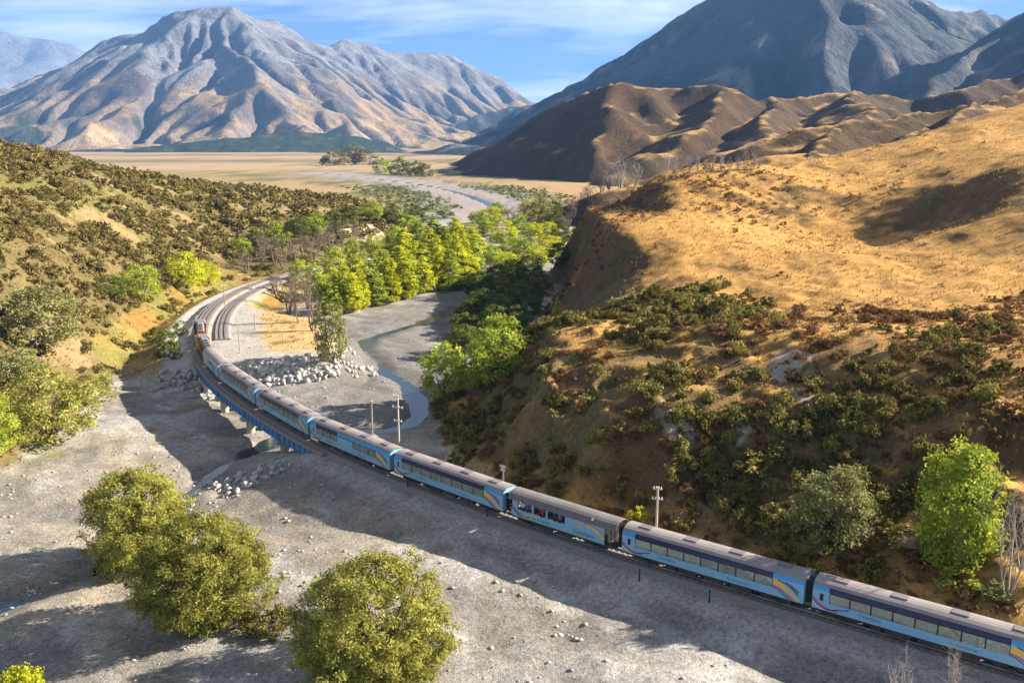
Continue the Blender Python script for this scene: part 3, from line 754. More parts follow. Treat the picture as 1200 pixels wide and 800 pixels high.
MQ = [([D(1060, 140, 2300), D(1100, 98, 2500), D(1150, 62, 2700), D(1200, 24, 2900), D(1280, -40, 3100), D(1400, -100, 3300)], 0.62, 0),
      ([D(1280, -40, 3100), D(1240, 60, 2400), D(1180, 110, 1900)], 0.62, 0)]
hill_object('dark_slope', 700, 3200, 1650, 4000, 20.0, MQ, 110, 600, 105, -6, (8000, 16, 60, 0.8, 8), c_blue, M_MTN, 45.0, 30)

# ---- dark beech wood on the low rise in front of the scree mountain
def c_wood(X, Y, Z, E):
    n = fbm(X, Y, 60, 4, 88)
    return cmixn(np.ones(X.shape + (3,)) * np.array([0.028, 0.042, 0.024]), (0.10, 0.09, 0.05), sstep(0.15, 0.4, n) * 0.7)
WH = [([D(165, 172, 4000), D(230, 166, 4050), D(290, 158, 4150), D(340, 153, 4250), D(400, 156, 4300), D(450, 166, 4300)], 0.42, 0),
      ([D(80, 176, 4200), D(130, 174, 4200), D(160, 175, 4150)], 0.3, 0), ([D(370, 176, 3900), D(430, 175, 3850), D(470, 177, 3850)], 0.3, 0)]
hill_object('wooded_hill', -2600, -300, 3650, 4700, 9.0, WH, 60, 260, 110, -6, None, c_wood, M_FOOT, 10.0, 12)
# ---- air between here and the mountains
hz = MB(); hz.box(-15000, 16000, -300, 17600, -60, 2050)
mh = bpy.data.materials.new('air'); mh.use_nodes = True; t = mh.node_tree; t.nodes.clear()
o_ = N(t, 'ShaderNodeOutputMaterial'); pv = N(t, 'ShaderNodeVolumePrincipled')
pv.inputs['Color'].default_value = (0.20, 0.47, 1.0, 1); pv.inputs['Density'].default_value = 4.0e-5
pv.inputs['Anisotropy'].default_value = 0.0
t.links.new(pv.outputs[0], o_.inputs['Volume'])
if HAZE:
    tag(hz.build('haze', mh), 'pale blue summer haze over the whole valley', 'haze', kind='stuff')

# ================================================================== vegetation
def unit(n, g):
    v = g.normal(size=(n, 3)); return v / np.linalg.norm(v, axis=1)[:, None]
def leaf_mesh(C, Nrm, L, Wd, tint, g, droop=0.0):
    """rhombic leaf sprays: centre, facing, length, width"""
    n = len(C)
    a = np.cross(Nrm, unit(n, g)); a /= np.linalg.norm(a, axis=1)[:, None] + 1e-9
    if droop: a[:, 2] -= droop; a /= np.linalg.norm(a, axis=1)[:, None] + 1e-9
    b = np.cross(Nrm, a); b /= np.linalg.norm(b, axis=1)[:, None] + 1e-9
    L = np.broadcast_to(L, (n,))[:, None]; Wd = np.broadcast_to(Wd, (n,))[:, None]
    V = np.stack([C - a * L * 0.5, C + b * Wd * 0.5 - a * L * 0.05, C + a * L * 0.5, C - b * Wd * 0.5 - a * L * 0.05], 1).reshape(-1, 3)
    F = np.arange(n * 4).reshape(n, 4)
    return V, F, np.repeat(tint, 4)
PROF = {'round': lambda t: np.sqrt(np.clip(1 - (1.9 * t - 0.85) ** 2, 0, 1)),
        'dome': lambda t: np.sqrt(np.clip(1 - t ** 2.2, 0, 1)),
        'column': lambda t: np.clip(np.minimum(t * 4 + 0.35, 1.0) * (1 - t ** 2.6), 0, 1),
        'umbrella': lambda t: np.sqrt(np.clip(1 - (1.5 * t - 0.5) ** 2, 0, 1))}
def crown(seed, rx, ry, z0, z1, clumps, per, leaf, clump_r, prof='round', aspect=0.55, droop=0.0, lobes=0.32, multi=0):
    g = np.random.default_rng(seed)
    t = g.uniform(0, 1, clumps * 3); w = PROF[prof](t); t = t[g.uniform(0, 1, t.size) < w + 0.08][:clumps]
    n = len(t); th = g.uniform(0, 2 * np.pi, n)
    lob = 1 - lobes + lobes * 1.6 * (0.5 + fbm(np.cos(th) * 1.7 + seed, np.sin(th) * 1.7 + t * 2.4, 0.8, 3, seed))
    r = PROF[prof](t) * lob * g.uniform(0.25, 1, n) ** 0.36
    if multi:
        m_ = g.integers(0, multi, n); la = g.uniform(0, 6.28, multi); lr = g.uniform(0.25, 0.62, multi); lr[0] = 0; lh = g.uniform(0.5, 0.95, multi); lh[0] = 1.0; lw = g.uniform(0.38, 0.56, multi)
        d3 = unit(n, g); q3 = g.uniform(0.3, 1, n) ** 0.35
        cx0 = np.cos(la[m_]) * lr[m_] + d3[:, 0] * q3 * lw[m_]; cy0 = np.sin(la[m_]) * lr[m_] + d3[:, 1] * q3 * lw[m_]
        top = lh[m_]; t = np.clip(top * 0.47 + d3[:, 2] * q3 * top * 0.53, 0.0, 1.0)
        body = g.uniform(0, 1, n) < 0.5
        tb = g.uniform(0, 1, n); rb = PROF['round'](tb * 0.9 + 0.05) * g.uniform(0.2, 1, n) ** 0.4 * 0.86; ab = g.uniform(0, 6.28, n)
        cx0 = np.where(body, rb * np.cos(ab), cx0); cy0 = np.where(body, rb * np.sin(ab), cy0); t = np.where(body, tb * 0.88, t)
        r = np.hypot(cx0, cy0); th = np.arctan2(cy0, cx0)
    cx, cy, cz = r * np.cos(th) * rx, r * np.sin(th) * ry, z0 + t * (z1 - z0)
    cc = np.stack([cx, cy, cz], 1)
    ct = np.clip(g.normal(0.42, 0.24, n), 0, 1)
    C = np.repeat(cc, per, 0) + unit(n * per, g) * (g.uniform(0, 1, (n * per, 1)) ** 0.5) * clump_r * np.array([1, 1, 0.75])
    out = C - np.array([0, 0, z0 + (z1 - z0) * 0.4]); out /= np.linalg.norm(out, axis=1)[:, None] + 1e-9
    Nrm = unit(n * per, g) + out * 0.7 + np.array([0, 0, 0.25]); Nrm /= np.linalg.norm(Nrm, axis=1)[:, None]
    tint = np.clip(np.repeat(ct, per) + g.normal(0, 0.14, n * per), 0, 1)
    V, F, tn = leaf_mesh(C, Nrm, leaf * g.uniform(0.45, 1.5, n * per), leaf * aspect * g.uniform(0.7, 1.2, n * per), tint, g, droop)
    return V, F, tn, cc
def limbs(seed, h, r0, targets, stems=1, spread=0.4, twigs=False):
    """tapered trunk or stems with limbs bending out to the given points"""
    g = np.random.default_rng(seed + 900); m = MB(); tops = []
    for s in range(stems):
        a = g.uniform(0, 6.28); d = spread * (s > 0 or stems > 1)
        pts = []; p = Vector((0.15 * math.cos(a) * (stems > 1), 0.15 * math.sin(a) * (stems > 1), -0.4))
        lean = Vector((math.cos(a) * d, math.sin(a) * d, 1)).normalized()
        for k in range(6):
            pts.append(p.copy()); p = p + lean * (h * 0.78 / 5) + Vector((g.normal(0, 0.04 * h / 5), g.normal(0, 0.04 * h / 5), 0))
        m.tube(pts, [r0 * (1 - 0.16 * k) for k in range(6)], 6); tops.append(pts)
    for tg in targets:
        pts = tops[int(g.integers(len(tops)))]; k = int(g.integers(1, 5)); b = pts[k]; tg = Vector(tg)
        mid = b.lerp(tg, 0.5) + Vector((g.normal(0, .05) * h, g.normal(0, .05) * h, 0.04 * h))
        rr = r0 * (0.55 - 0.07 * k)
        m.tube([b, b.lerp(mid, 0.6), mid, tg], [rr, rr * 0.7, rr * 0.5, rr * 0.15], 5)
        if twigs:
            for q in range(twigs):
                s = mid.lerp(tg, g.uniform(0, 0.8)); e = s + Vector((g.normal(0, .09) * h, g.normal(0, .09) * h, abs(g.normal(0.07, .05)) * h))
                m.tube([s, s.lerp(e, 0.5) + Vector((0, 0, 0.01 * h)), e], [rr * 0.32, rr * 0.2, rr * 0.07], 3)
    return m
BARK = plain('bark', (0.13, 0.10, 0.075), 0.95, 0.1, var=0.35, scale=6, bump=0.5)
BARK_PALE = plain('weathered bark', (0.36, 0.32, 0.28), 0.95, 0.1, var=0.25, scale=5, bump=0.4)
BARK_GREY = plain('grey twig bark', (0.21, 0.165, 0.135), 0.95, 0.1, var=0.25, scale=5)
LM = {
    'olive': leaf_mat('olive willow leaf', (0.17, 0.175, 0.035), (0.52, 0.50, 0.13), 0.45),
    'lime': leaf_mat('lime willow leaf', (0.20, 0.25, 0.03), (0.54, 0.60, 0.10), 0.45),
    'yellow': leaf_mat('yellowing poplar leaf', (0.30, 0.33, 0.02), (0.72, 0.72, 0.06), 0.45),
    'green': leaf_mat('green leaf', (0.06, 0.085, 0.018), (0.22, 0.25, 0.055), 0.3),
    'dusty': leaf_mat('dusty green leaf', (0.15, 0.155, 0.05), (0.38, 0.37, 0.15), 0.3),
    'scrub': leaf_mat('scrub leaf', (0.085, 0.066, 0.026), (0.31, 0.25, 0.09), 0.25),
    'shrub': leaf_mat('shrub leaf', (0.085, 0.08, 0.022), (0.36, 0.31, 0.09), 0.25),
    'rust': leaf_mat('rusty shrub leaf', (0.10, 0.055, 0.025), (0.34, 0.20, 0.09), 0.2),
    'gold': leaf_mat('golden grass blade', (0.30, 0.175, 0.055), (0.54, 0.36, 0.14), 0.3),
}
PROTO = {}
def proto(key, make):
    if key not in PROTO: PROTO[key] = make()
    return PROTO[key]
def leafy(key, seed, h, w, prof, clumps, per, leaf, clump_r, mat, bark=BARK, stems=1, z0=0.12, droop=0.0, lobes=0.32, aspect=0.55, nlimb=12, multi=0):
    """a pair of meshes (trunk, crown) for a tree of height h and crown width w"""
    def mk():
        V, F, tn, cc = crown(seed, w / 2 - clump_r * 0.5, w / 2 - clump_r * 0.5, h * z0, h - clump_r * 0.5, clumps, per, leaf, clump_r, prof, aspect, droop, lobes, multi)
        cm = mesh_np('crown', V, F, LM[mat], False, {'tint': tn})
        g = np.random.default_rng(seed)
        tg = cc[g.choice(len(cc), min(nlimb, len(cc)), replace=False)]
        tm = limbs(seed, h, h * 0.022 if stems == 1 else h * 0.014, tg, stems).mesh('trunk', bark)
        return tm, cm
    return proto(key, mk)
def plant_tree(name, tm, cm, x, y, z, rz=0.0, s=(1, 1, 1), label='', cat='tree', group=None, bark=None):
    o = empty(name, (x, y, z), rz); o.scale = s
    tag(o, label, cat, group)
    if tm: link('trunk', tm, o)
    if cm: link('crown', cm, o)
    return o
def px_m(y): return F_PX / y
# ---- the big willows on the near gravel
x, y = gz(162, 660, -4.8)
tm, cm = leafy('fgA', 11, 13.0, 15.0, 'round', 560, 84, 0.38, 0.85, 'olive', stems=6, z0=0.02, droop=-0.25, multi=11, aspect=0.4, nlimb=30)
plant_tree('willow_tree', tm, cm, x, y, g1(x, y), 0.3, label='olive green willow on the gravel, partly hidden behind a larger willow')
x, y = gz(238, 738, -5.2)
tm, cm = leafy('fgB', 12, 12.0, 16.2, 'round', 600, 84, 0.38, 0.85, 'olive', stems=6, z0=0.02, droop=-0.25, multi=12, aspect=0.4, nlimb=30)
plant_tree('willow_tree', tm, cm, x, y, g1(x, y), 1.1, label='largest olive green willow beside the shaded stream, crown down to the stones')
x, y = gz(437, 800, -4.6)
tm, cm = leafy('fgC', 13, 12.6, 17.4, 'round', 640, 84, 0.38, 0.85, 'olive', stems=6, z0=0.02, droop=-0.25, multi=12, aspect=0.4, nlimb=30)
plant_tree('willow_tree', tm, cm, x, y, g1(x, y), 2.0, label='round bushy willow standing alone on the open gravel bank facing the train')
x, y = gz(22, 832, -5)
tm, cm = leafy('fgD', 14, 4.2, 6.0, 'dome', 90, 60, 0.34, 0.7, 'yellow', stems=4, z0=0.05)
plant_tree('willow_bush', tm, cm, x, y, g1(x, y), 0, label='low yellow willow bush below the shaded stream', cat='bush')
x, y = gz(312, 752, -5)
tm, cm = leafy('fgE', 15, 2.2, 6.5, 'dome', 70, 50, 0.3, 0.5, 'shrub', stems=3, z0=0.02)
plant_tree('dry_bush', tm, cm, x, y, g1(x, y), 0, label='low dark bush in the gap between two big willows', cat='bush')

# ---- middle distance prototypes
def willow(k, mat): return leafy(f'wil{k}{mat}', 30 + k, 10, 9, 'round', 85, 38, 0.55, 1.05, mat, stems=3, z0=0.06, droop=0.2)
def poplar(k, mat): return leafy(f'pop{k}{mat}', 40 + k, 12, 5.2, 'column', 95, 30, 0.55, 0.8, mat, stems=1, z0=0.03, lobes=0.25)
def bushy(k, mat): return leafy(f'bus{k}{mat}', 50 + k, 3, 3.6, 'dome', 26, 26, 0.36, 0.55, mat, stems=3, z0=0.04, nlimb=5)
def bare(k, pale=False):
    def mk():
        g = np.random.default_rng(60 + k); n = 26
        t = g.uniform(0.35, 1, n); a = g.uniform(0, 6.28, n); r = g.uniform(0.3, 1, n) * 2.6 * np.sqrt(1.2 - t)
        tg = np.stack([r * np.cos(a), r * np.sin(a), t * 9], 1)
        return limbs(60 + k, 9, 0.15, tg, 2 + k % 2, 0.25, twigs=5).mesh('trunk', BARK_PALE if pale else BARK_GREY), None
    return proto(f'bare{k}{pale}', mk)
def by_px(name, u, vb, vt, wpx, meshes, h0, w0, label, cat='tree', group=None, at=None, sq=1.0):
    x, y, z = at if at else spot(u, vb)
    dep = max(y, 1) / F_PX * 1.02
    w = wpx * dep
    ang = (vb - Y_HOR) / F_PX
    h = max(((vb - vt) * dep - w * 0.5 * ang * 0.8), w * 0.45)
    return plant_tree(name, *meshes, x, y, z - 0.05, random.uniform(0, 6.28), (w / w0, w / w0, h / h0 * sq), label, cat, group)
k = 0
# yellow poplars along the left bank of the river bend
PG = 'yellow-green poplars along the river bend'
PL = 'slim yellow-green poplar in the bright belt along the river bend'
for u, vb, vt, w in [(398, 366, 312, 26), (414, 366, 310, 26), (428, 363, 306, 26), (442, 359, 303, 26), (457, 355, 298, 26), (470, 351, 296, 25), (484, 347, 292, 26), (499, 343, 288, 26),
                     (513, 341, 284, 26), (527, 340, 282, 26), (541, 338, 280, 25), (553, 334, 278, 25), (384, 368, 322, 26),
                     (405, 345, 296, 26), (425, 340, 290, 26), (446, 334, 284, 26), (467, 328, 278, 26), (487, 322, 270, 26), (507, 317, 264, 26), (527, 314, 262, 26), (545, 316, 265, 25), (560, 322, 276, 22),
                     (478, 308, 258, 28), (500, 302, 252, 28), (520, 300, 250, 28), (540, 302, 255, 28), (391, 352, 306, 28), (436, 348, 294, 28), (456, 344, 290, 28), (477, 338, 284, 28), (497, 331, 276, 28), (517, 328, 272, 28), (536, 326, 270, 28), (512, 290, 248, 28), (532, 290, 250, 28), (550, 292, 256, 26), (490, 294, 250, 28), (560, 306, 268, 26), (548, 325, 275, 28)]:
    by_px('poplar_tree', u + random.uniform(-5, 5), vb, vt + random.uniform(0, 14), w * random.uniform(1.0, 1.5), poplar(k % 4, 'yellow' if k % 3 else 'lime'), 12, 5.2, PL, group=PG); k += 1
WL = 'green willow in the mixed grove behind the yellow poplars'
for u, vb, vt, w in [(370, 350, 305, 34), (352, 338, 300, 30), (392, 330, 285, 34), (415, 318, 276, 30), (440, 312, 272, 30), (462, 300, 262, 30)]:
    by_px('willow_tree', u, vb, vt, w, willow(k % 3, 'lime'), 10, 9, WL, group='willows behind the poplars'); k += 1
by_px('willow_tree', 388, 424, 345, 48, willow(1, 'dusty'), 10, 9, 'dusty green willow at the edge of the pale rock bank')
BL = 'leafless grey tree in the thicket beside the gravel yard'
for u, vb, vt, w in [(338, 368, 312, 34), (352, 378, 318, 34), (366, 388, 322, 34), (326, 350, 306, 30), (362, 362, 310, 34), (345, 350, 308, 30)]:
    by_px('leafless_tree', u, vb, vt, w, bare(k % 4), 9, 5, BL, group='leafless trees beside the yard'); k += 1
BL2 = 'leafless grey tree in the pale thicket at the foot of the scrub hill'
for u, vb, vt, w in [(290, 318, 285, 26), (305, 314, 280, 26), (322, 308, 274, 26), (338, 304, 270, 26), (355, 300, 264, 26), (372, 297, 260, 26), (388, 294, 258, 26), (404, 290, 256, 24), (330, 316, 284, 26), (348, 310, 278, 26), (366, 306, 274, 26), (384, 303, 270, 26), (310, 298, 266, 24), (418, 290, 258, 24)]:
    by_px('leafless_tree', u, vb, vt, w, bare(k % 4), 9, 5, BL2, group='leafless thicket at the hill foot'); k += 1
GL = 'green bushy tree on the lower slope above the leafless thicket'
for u, vb, vt, w in [(300, 294, 268, 30), (325, 288, 258, 32), (348, 282, 252, 32), (370, 278, 248, 34), (392, 272, 244, 34), (285, 300, 276, 26), (410, 262, 240, 30), (435, 258, 234, 32), (455, 262, 240, 30), (476, 270, 248, 30)]:
    by_px('willow_tree', u, vb, vt, w, willow(k % 3, 'green' if k % 2 else 'lime'), 10, 9, GL, group='green trees above the thicket'); k += 1
# right bank
for u, vb, vt, w, m, lb in [(590, 290, 254, 38, 'yellow', 'round yellow-green willow beside the narrow river channel'), (612, 306, 273, 40, 'lime', 'green willow half shaded at the foot of the dark cliff'),
                            (646, 300, 274, 40, 'yellow', 'bright willow just in front of the dark cliff foot'), (610, 275, 248, 34, 'lime', 'small willow behind the round yellow-green willow'),
                            (632, 268, 228, 40, 'dusty', 'tall dusty willow with grey branches in the flat beyond the cliff'), (574, 268, 240, 34, 'yellow', 'low yellow willow where the channel leaves the wide gravel'),
                            (652, 272, 240, 28, 'green', 'dark green tree against the straw field under the cliff edge'), (560, 262, 246, 26, 'lime', 'small green willow at the edge of the wide gravel'),
                            (640, 282, 258, 34, 'yellow', 'squat yellow willow between taller trees near the cliff')]:
    by_px('willow_tree', u, vb, vt, w, willow(k % 3, m), 10, 9, lb); k += 1
for u, vb, vt, w in [(584, 256, 236, 30), (622, 256, 232, 32), (646, 258, 234, 30), (566, 274, 252, 30), (624, 284, 258, 32), (656, 288, 262, 30), (598, 300, 276, 34), (630, 312, 284, 38), (655, 310, 282, 34), (576, 310, 284, 34), (592, 322, 292, 36)]:
    by_px('willow_tree', u, vb, vt, w, willow(k % 3, ('lime', 'yellow', 'green')[k % 3]), 10, 9, 'yellow-green willow in the loose grove between the river and the dark cliff', group='willows between river and cliff'); k += 1
for u, vb, vt, w in [(600, 262, 234, 30), (612, 258, 230, 28)]:
    by_px('leafless_tree', u, vb, vt, w, bare(k % 4), 9, 5, 'leafless grey tree among the willows beyond the cliff', group='leafless trees beyond the cliff'); k += 1
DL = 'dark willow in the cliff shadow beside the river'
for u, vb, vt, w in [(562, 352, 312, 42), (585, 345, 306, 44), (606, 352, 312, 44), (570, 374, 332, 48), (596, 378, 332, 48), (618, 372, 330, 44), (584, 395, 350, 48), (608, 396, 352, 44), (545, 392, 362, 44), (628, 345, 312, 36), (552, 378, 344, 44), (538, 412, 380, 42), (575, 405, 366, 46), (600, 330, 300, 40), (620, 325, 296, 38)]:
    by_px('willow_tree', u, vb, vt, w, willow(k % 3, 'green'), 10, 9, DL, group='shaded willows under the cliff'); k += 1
for u, vb, vt, w, m, lb in [(520, 468, 388, 66, 'lime', 'bright lime willow leaning over the shaded river below the spur'), (586, 446, 356, 84, 'lime', 'tallest bright lime willow on the toe of the spur'),
                            (560, 456, 386, 56, 'lime', 'lime willow squeezed between two brighter willows on the spur toe'), (548, 418, 372, 46, 'green', 'dark willow behind the bright lime pair')]:
    by_px('willow_tree', u, vb, vt, w, willow(k % 3, m), 10, 9, lb); k += 1
tm, cm = poplar(2, 'yellow')
by_px('poplar_tree', 653, 376, 346, 13, (tm, cm), 12, 5.2, 'tiny yellow poplar alone on the brow of the spur')
# beside the train
tm, cm = leafy('rw1', 71, 10, 9, 'round', 220, 46, 0.36, 0.85, 'dusty', stems=4, z0=0.03, droop=-0.2, multi=9)
by_px('willow_tree', 975, 640, 502, 118, (tm, cm), 10, 9, 'dusty green willow on the hill foot behind the train')
tm, cm = leafy('rw2', 72, 10, 7.5, 'round', 240, 46, 0.36, 0.8, 'lime', stems=4, z0=0.03, droop=-0.2, bark=BARK_PALE, multi=9)
by_px('willow_tree', 1116, 662, 458, 116, (tm, cm), 10, 7.5, 'tall bright green willow with pale stems behind the last coaches')
by_px('willow_bush', 748, 612, 586, 32, bushy(0, 'yellow'), 3, 3.6, 'round yellow bush between the train and a utility pole', 'bush')
by_px('willow_bush', 960, 668, 655, 14, bushy(2, 'yellow'), 3, 3.6, 'tiny yellow bush behind the gap between two coaches', 'bush')
for u, vb, vt, w, m, lb in [(1125, 688, 662, 60, 'lime', 'low bright green bush in golden grass below the tall willow'), (1165, 700, 672, 50, 'dusty', 'low grey-green bush at the foot of the white dead tree'), (1062, 640, 595, 70, 'shrub', 'dark bush filling the gap between the two willows'),
                            (910, 620, 575, 66, 'shrub', 'dark bush at the foot of the dusty willow'), (1030, 600, 560, 60, 'shrub', 'dark bush behind the gap between the two willows'), (880, 560, 515, 60, 'shrub', 'olive bush on the slope above the dusty willow')]:
    by_px('hillside_bush', u, vb, vt, w, bushy(k % 4, m), 3, 3.6, lb, 'bush'); k += 1
by_px('dead_tree', 1180, 700, 545, 60, bare(1, True), 9, 5, 'dead white tree with bare crooked branches beside the last coach')
by_px('dead_tree', 1196, 660, 520, 40, bare(2, True), 9, 5, 'slender dead pale tree behind the crooked white one')
for u, lean, lb in [(1000, 0.9, 'fallen grey branch under the dusty willow'), (1080, -0.9, 'fallen pale branch at the foot of the tall willow')]:
    x, y, z = spot(u, 645)
    o = plant_tree('fallen_branch', bare(3, True)[0], None, x, y, z + 0.2, 0, (0.5, 0.5, 0.5), lb, 'branch'); o.rotation_euler = (0, lean * 1.1, 0.5)
# thin saplings at the near edge
for u, vt, lb in [(1048, 738, 'thin leafless sapling in front of the last coach'), (1108, 744, 'forked leafless sapling on the near bank in front of the last coach')]:
    x, y = gz(u + 6, 850, -2.0)
    plant_tree('leafless_sapling', bare(3 if u < 1100 else 0, True)[0], None, x, y, g1(x, y), 1.0, (0.6, 0.6, 0.9), lb, 'sapling')
# left bank
for u, vb, vt, w, m, kk, lb in [(48, 405, 322, 105, 'dusty', 0, 'pale green willow with white stems on the foot of the scrub hill'), (58, 515, 405, 118, 'olive', 1, 'wide olive tree with a twisted trunk on the river flat'),
                                (-8, 535, 440, 70, 'lime', 2, 'bright green tree beside the wide olive tree, nearer the gravel'), (165, 352, 303, 56, 'lime', 0, 'yellow-green willow at the end of the golden flat'),
                                (218, 338, 292, 50, 'yellow', 1, 'yellow willow where the golden flat meets the hill'), (243, 334, 302, 36, 'yellow', 2, 'small yellow willow near the railway curve'),
                                (22, 455, 395, 80, 'dusty', 2, 'grey-green willow behind the wide olive tree'), (112, 470, 425, 60, 'olive', 0, 'low olive bush tree between the wide olive tree and the bridge'), (130, 350, 318, 40, 'green', 1, 'green tree low on the scrub hill')]:
    tmx, cmx = leafy(f'lb{kk}{m}', 80 + kk, 10, 10, 'umbrella', 130, 46, 0.42, 1.0, m, stems=3, z0=0.10, droop=0.2, bark=BARK_PALE if m == 'dusty' else BARK)
    by_px('willow_tree', u, vb, vt, w, (tmx, cmx), 10, 10, lb)
for u, vb, vt, w, lb in [(196, 420, 382, 36, 'green bush on the railway bank beside the rock slope'), (182, 402, 380, 28, 'small green bush at the edge of the rusty meadow'), (212, 392, 372, 24, 'dark green bush hugging the curve embankment')]:
    by_px('hillside_bush', u, vb, vt, w, bushy(k % 4, 'green'), 3, 3.6, lb, 'bush'); k += 1
# skyline of the golden spur
for u, vb, vt, w, kk in [(716, 226, 190, 30, 0), (728, 223, 184, 34, 1), (742, 221, 188, 30, 2)]:
    by_px('dead_tree', u, vb, vt, w, bare(kk, True), 9, 5, 'grey dead tree with spreading branches on the skyline of the spur', group='spreading dead trees on the spur')
for u, vt in [(781, 174), (792, 184), (806, 182), (816, 178), (828, 186), (836, 182), (846, 180), (855, 184), (865, 180), (873, 172), (882, 176), (888, 182)]:
    by_px('leafless_poplar', u, 209 - (u - 780) * 0.10, vt, 12, bare(int(u) % 4, True), 9, 5, 'slim leafless poplar in the grey row behind the golden spur', group='row of leafless poplars')
for u, vb in [(668, 262), (676, 252), (684, 244), (692, 238), (702, 232), (662, 274)]:
    by_px('dead_tree', u, vb, vb - 26, 24, bare(int(u) % 4), 9, 5, 'grey leafless thicket tree on the rim of the dark cliff', group='leafless thicket on the cliff rim')
# far trees on the plain
for u, vb, vt, w, m, lb in [(392, 194, 182, 40, 'scrub', 'dark clump of trees on the far plain across the river from the dark hill'), (428, 193, 182, 40, 'scrub', 'dark clump of trees on the far plain behind the gravel'),
                            (448, 203, 186, 26, 'lime', 'bright tree beside the far gravel, beyond the river'), (470, 205, 184, 36, 'green', 'green trees at the foot of the dark hill beyond the river'), (488, 206, 188, 26, 'green', 'tree touching the foot of the dark hill'),
                            (410, 190, 180, 40, 'scrub', 'dark trees between the two clumps on the far plain'), (498, 207, 192, 26, 'scrub', 'shaded tree under the dark hill slope')]:
    by_px('plain_tree', u, vb, vt, w, bushy(k % 4, m), 3, 3.6, lb); k += 1

def dfl(x, y):
    d = gfield(GM['river'], x, y); n = fbm(x, y, 40, 3, 77)
    return (d > 30 + n * 20) & (d < 90) & (gfield(GM['hm'], x, y) < 0.1) & (np.abs(x) < y * 0.6)
RIVERFLAT = dfl
# ---- scrub: shared shrub meshes; the largest 300 of each kind singly, the rest as one mass
def shrub_set(seed, mat, n, spiky=0.0, leaf=0.36, per=14, cl=9):
    out = []
    for q in range(n):
        V, F, tn, _ = crown(seed + q, 0.85, 0.85, 0.1, 0.95, cl, per, leaf, 0.38, 'dome', 0.6, 0, 0.5)
        out.append((V, F, tn, mesh_np('foliage', V, F, LM[mat], False, {'tint': tn})))
    return out
def scatter_shrubs(name, pts, rad, hgt, mat, seed, label, cat, group, stuff_name, stuff_label, singles=300, **kw):
    """pts (n,2); the largest in view become things, all others one mass"""
    g = np.random.default_rng(seed); S = shrub_set(seed, mat, 5, **kw)
    HI = shrub_set(seed + 50, mat, 6, leaf=0.24, per=26, cl=16)
    z = ground(pts[:, 0], pts[:, 1]); size = rad / pts[:, 1]
    inview = (np.abs(pts[:, 0]) < pts[:, 1] * 0.56)
    order = np.argsort(-(size * inview)); big = order[:singles]; rest = order[singles:]
    yaw = g.uniform(0, 6.28, len(pts)); kind = g.integers(0, 5, len(pts)); tj = g.normal(0, 0.16, len(pts))
    for i in big:
        o = link(name, HI[(kind[i] + i) % 6][3], None, (pts[i, 0], pts[i, 1], z[i] - 0.1), (0, 0, yaw[i]), (rad[i], rad[i], hgt[i]))
        tag(o, label, cat, group)
    Vs, Fs, Ts = [], [], []; b = 0
    for q in range(5):
        ids = rest[kind[rest] == q]
        if not len(ids): continue
        V, F, tn, _ = S[q]
        c, s_ = np.cos(yaw[ids])[:, None], np.sin(yaw[ids])[:, None]
        X = (V[None, :, 0] * c - V[None, :, 1] * s_) * rad[ids][:, None] + pts[ids, 0][:, None]
        Y = (V[None, :, 0] * s_ + V[None, :, 1] * c) * rad[ids][:, None] + pts[ids, 1][:, None]
        Z = V[None, :, 2] * hgt[ids][:, None] + z[ids][:, None] - 0.1
        Vs.append(np.stack([X, Y, Z], -1).reshape(-1, 3))
        Fs.append((F[None] + (np.arange(len(ids)) * len(V))[:, None, None]).reshape(-1, 4) + b)
        Ts.append(np.clip(tn[None] + tj[ids][:, None], 0, 1).ravel()); b += len(ids) * len(V)
    if Vs:
        me = mesh_np(stuff_name, np.concatenate(Vs), np.concatenate(Fs), LM[mat], False, {'tint': np.concatenate(Ts)})
        tag(link(stuff_name, me), stuff_label, cat, kind='stuff')
def field_pts(n, x0, x1, y0, y1, dens, seed):
    g = np.random.default_rng(seed); x = g.uniform(x0, x1, n); y = g.uniform(y0, y1, n)
    p = dens(x, y); k = g.uniform(0, 1, n) < p
    return np.stack([x[k], y[k]], 1)
def fr(x, y): return (np.abs(x) < y * 0.585 + 14) & (y > 58)
clear = lambda x, y, d: gfield(GM['dT'], x, y) > d
# scrub of the left hill
def dl(x, y):
    m = (gfield(GM['hm'], x, y) > 0.4) & (gfield(GM['side'], x, y) < 0) & fr(x, y) & clear(x, y, 9) & (gfield(GZ, x, y) > 0.8)
    n = fbm(x, y, 26, 4, 51) + 0.4 * fbm(x, y, 7, 3, 52); slip = fbm(x, y, 17, 3, 57)
    return m * np.clip(0.74 + n * 1.1, 0.28, 1.0) * np.where(slip > 0.26, 0.15, 1)
P = field_pts(50000, -300, 30, 120, 620, dl, 201)
g_ = np.random.default_rng(202); r = (0.42 + 1.7 * g_.uniform(0, 1, len(P)) ** 2.2) * (1 + 0.0012 * P[:, 1])
scatter_shrubs('scrub_bush', P, r, r * g_.uniform(0.7, 1.15, len(P)), 'scrub', 210, 'dark brown-green scrub bush among many on the scrub hill beyond the railway curve', 'bush', 'scrub bushes of the scrub hill',
               'hillside_scrub', 'dark scrub covering the hill beyond the railway curve', leaf=0.70, per=4, cl=7)
def dl2(x, y):
    m = (gfield(GM['hm'], x, y) > 0.05) & (gfield(GM['side'], x, y) < 0) & fr(x, y) & clear(x, y, 9)
    n = fbm(x, y, 40, 3, 58) + 0.4 * fbm(x, y, 9, 3, 59); zz = ground(x, y)
    return m * np.clip(0.10 + n * 0.8 + 0.35 * sstep(10, 0, zz), 0, 0.8)
P = field_pts(9000, -260, 20, 125, 520, dl2, 203)
r = g_.uniform(0.8, 2.0, len(P))
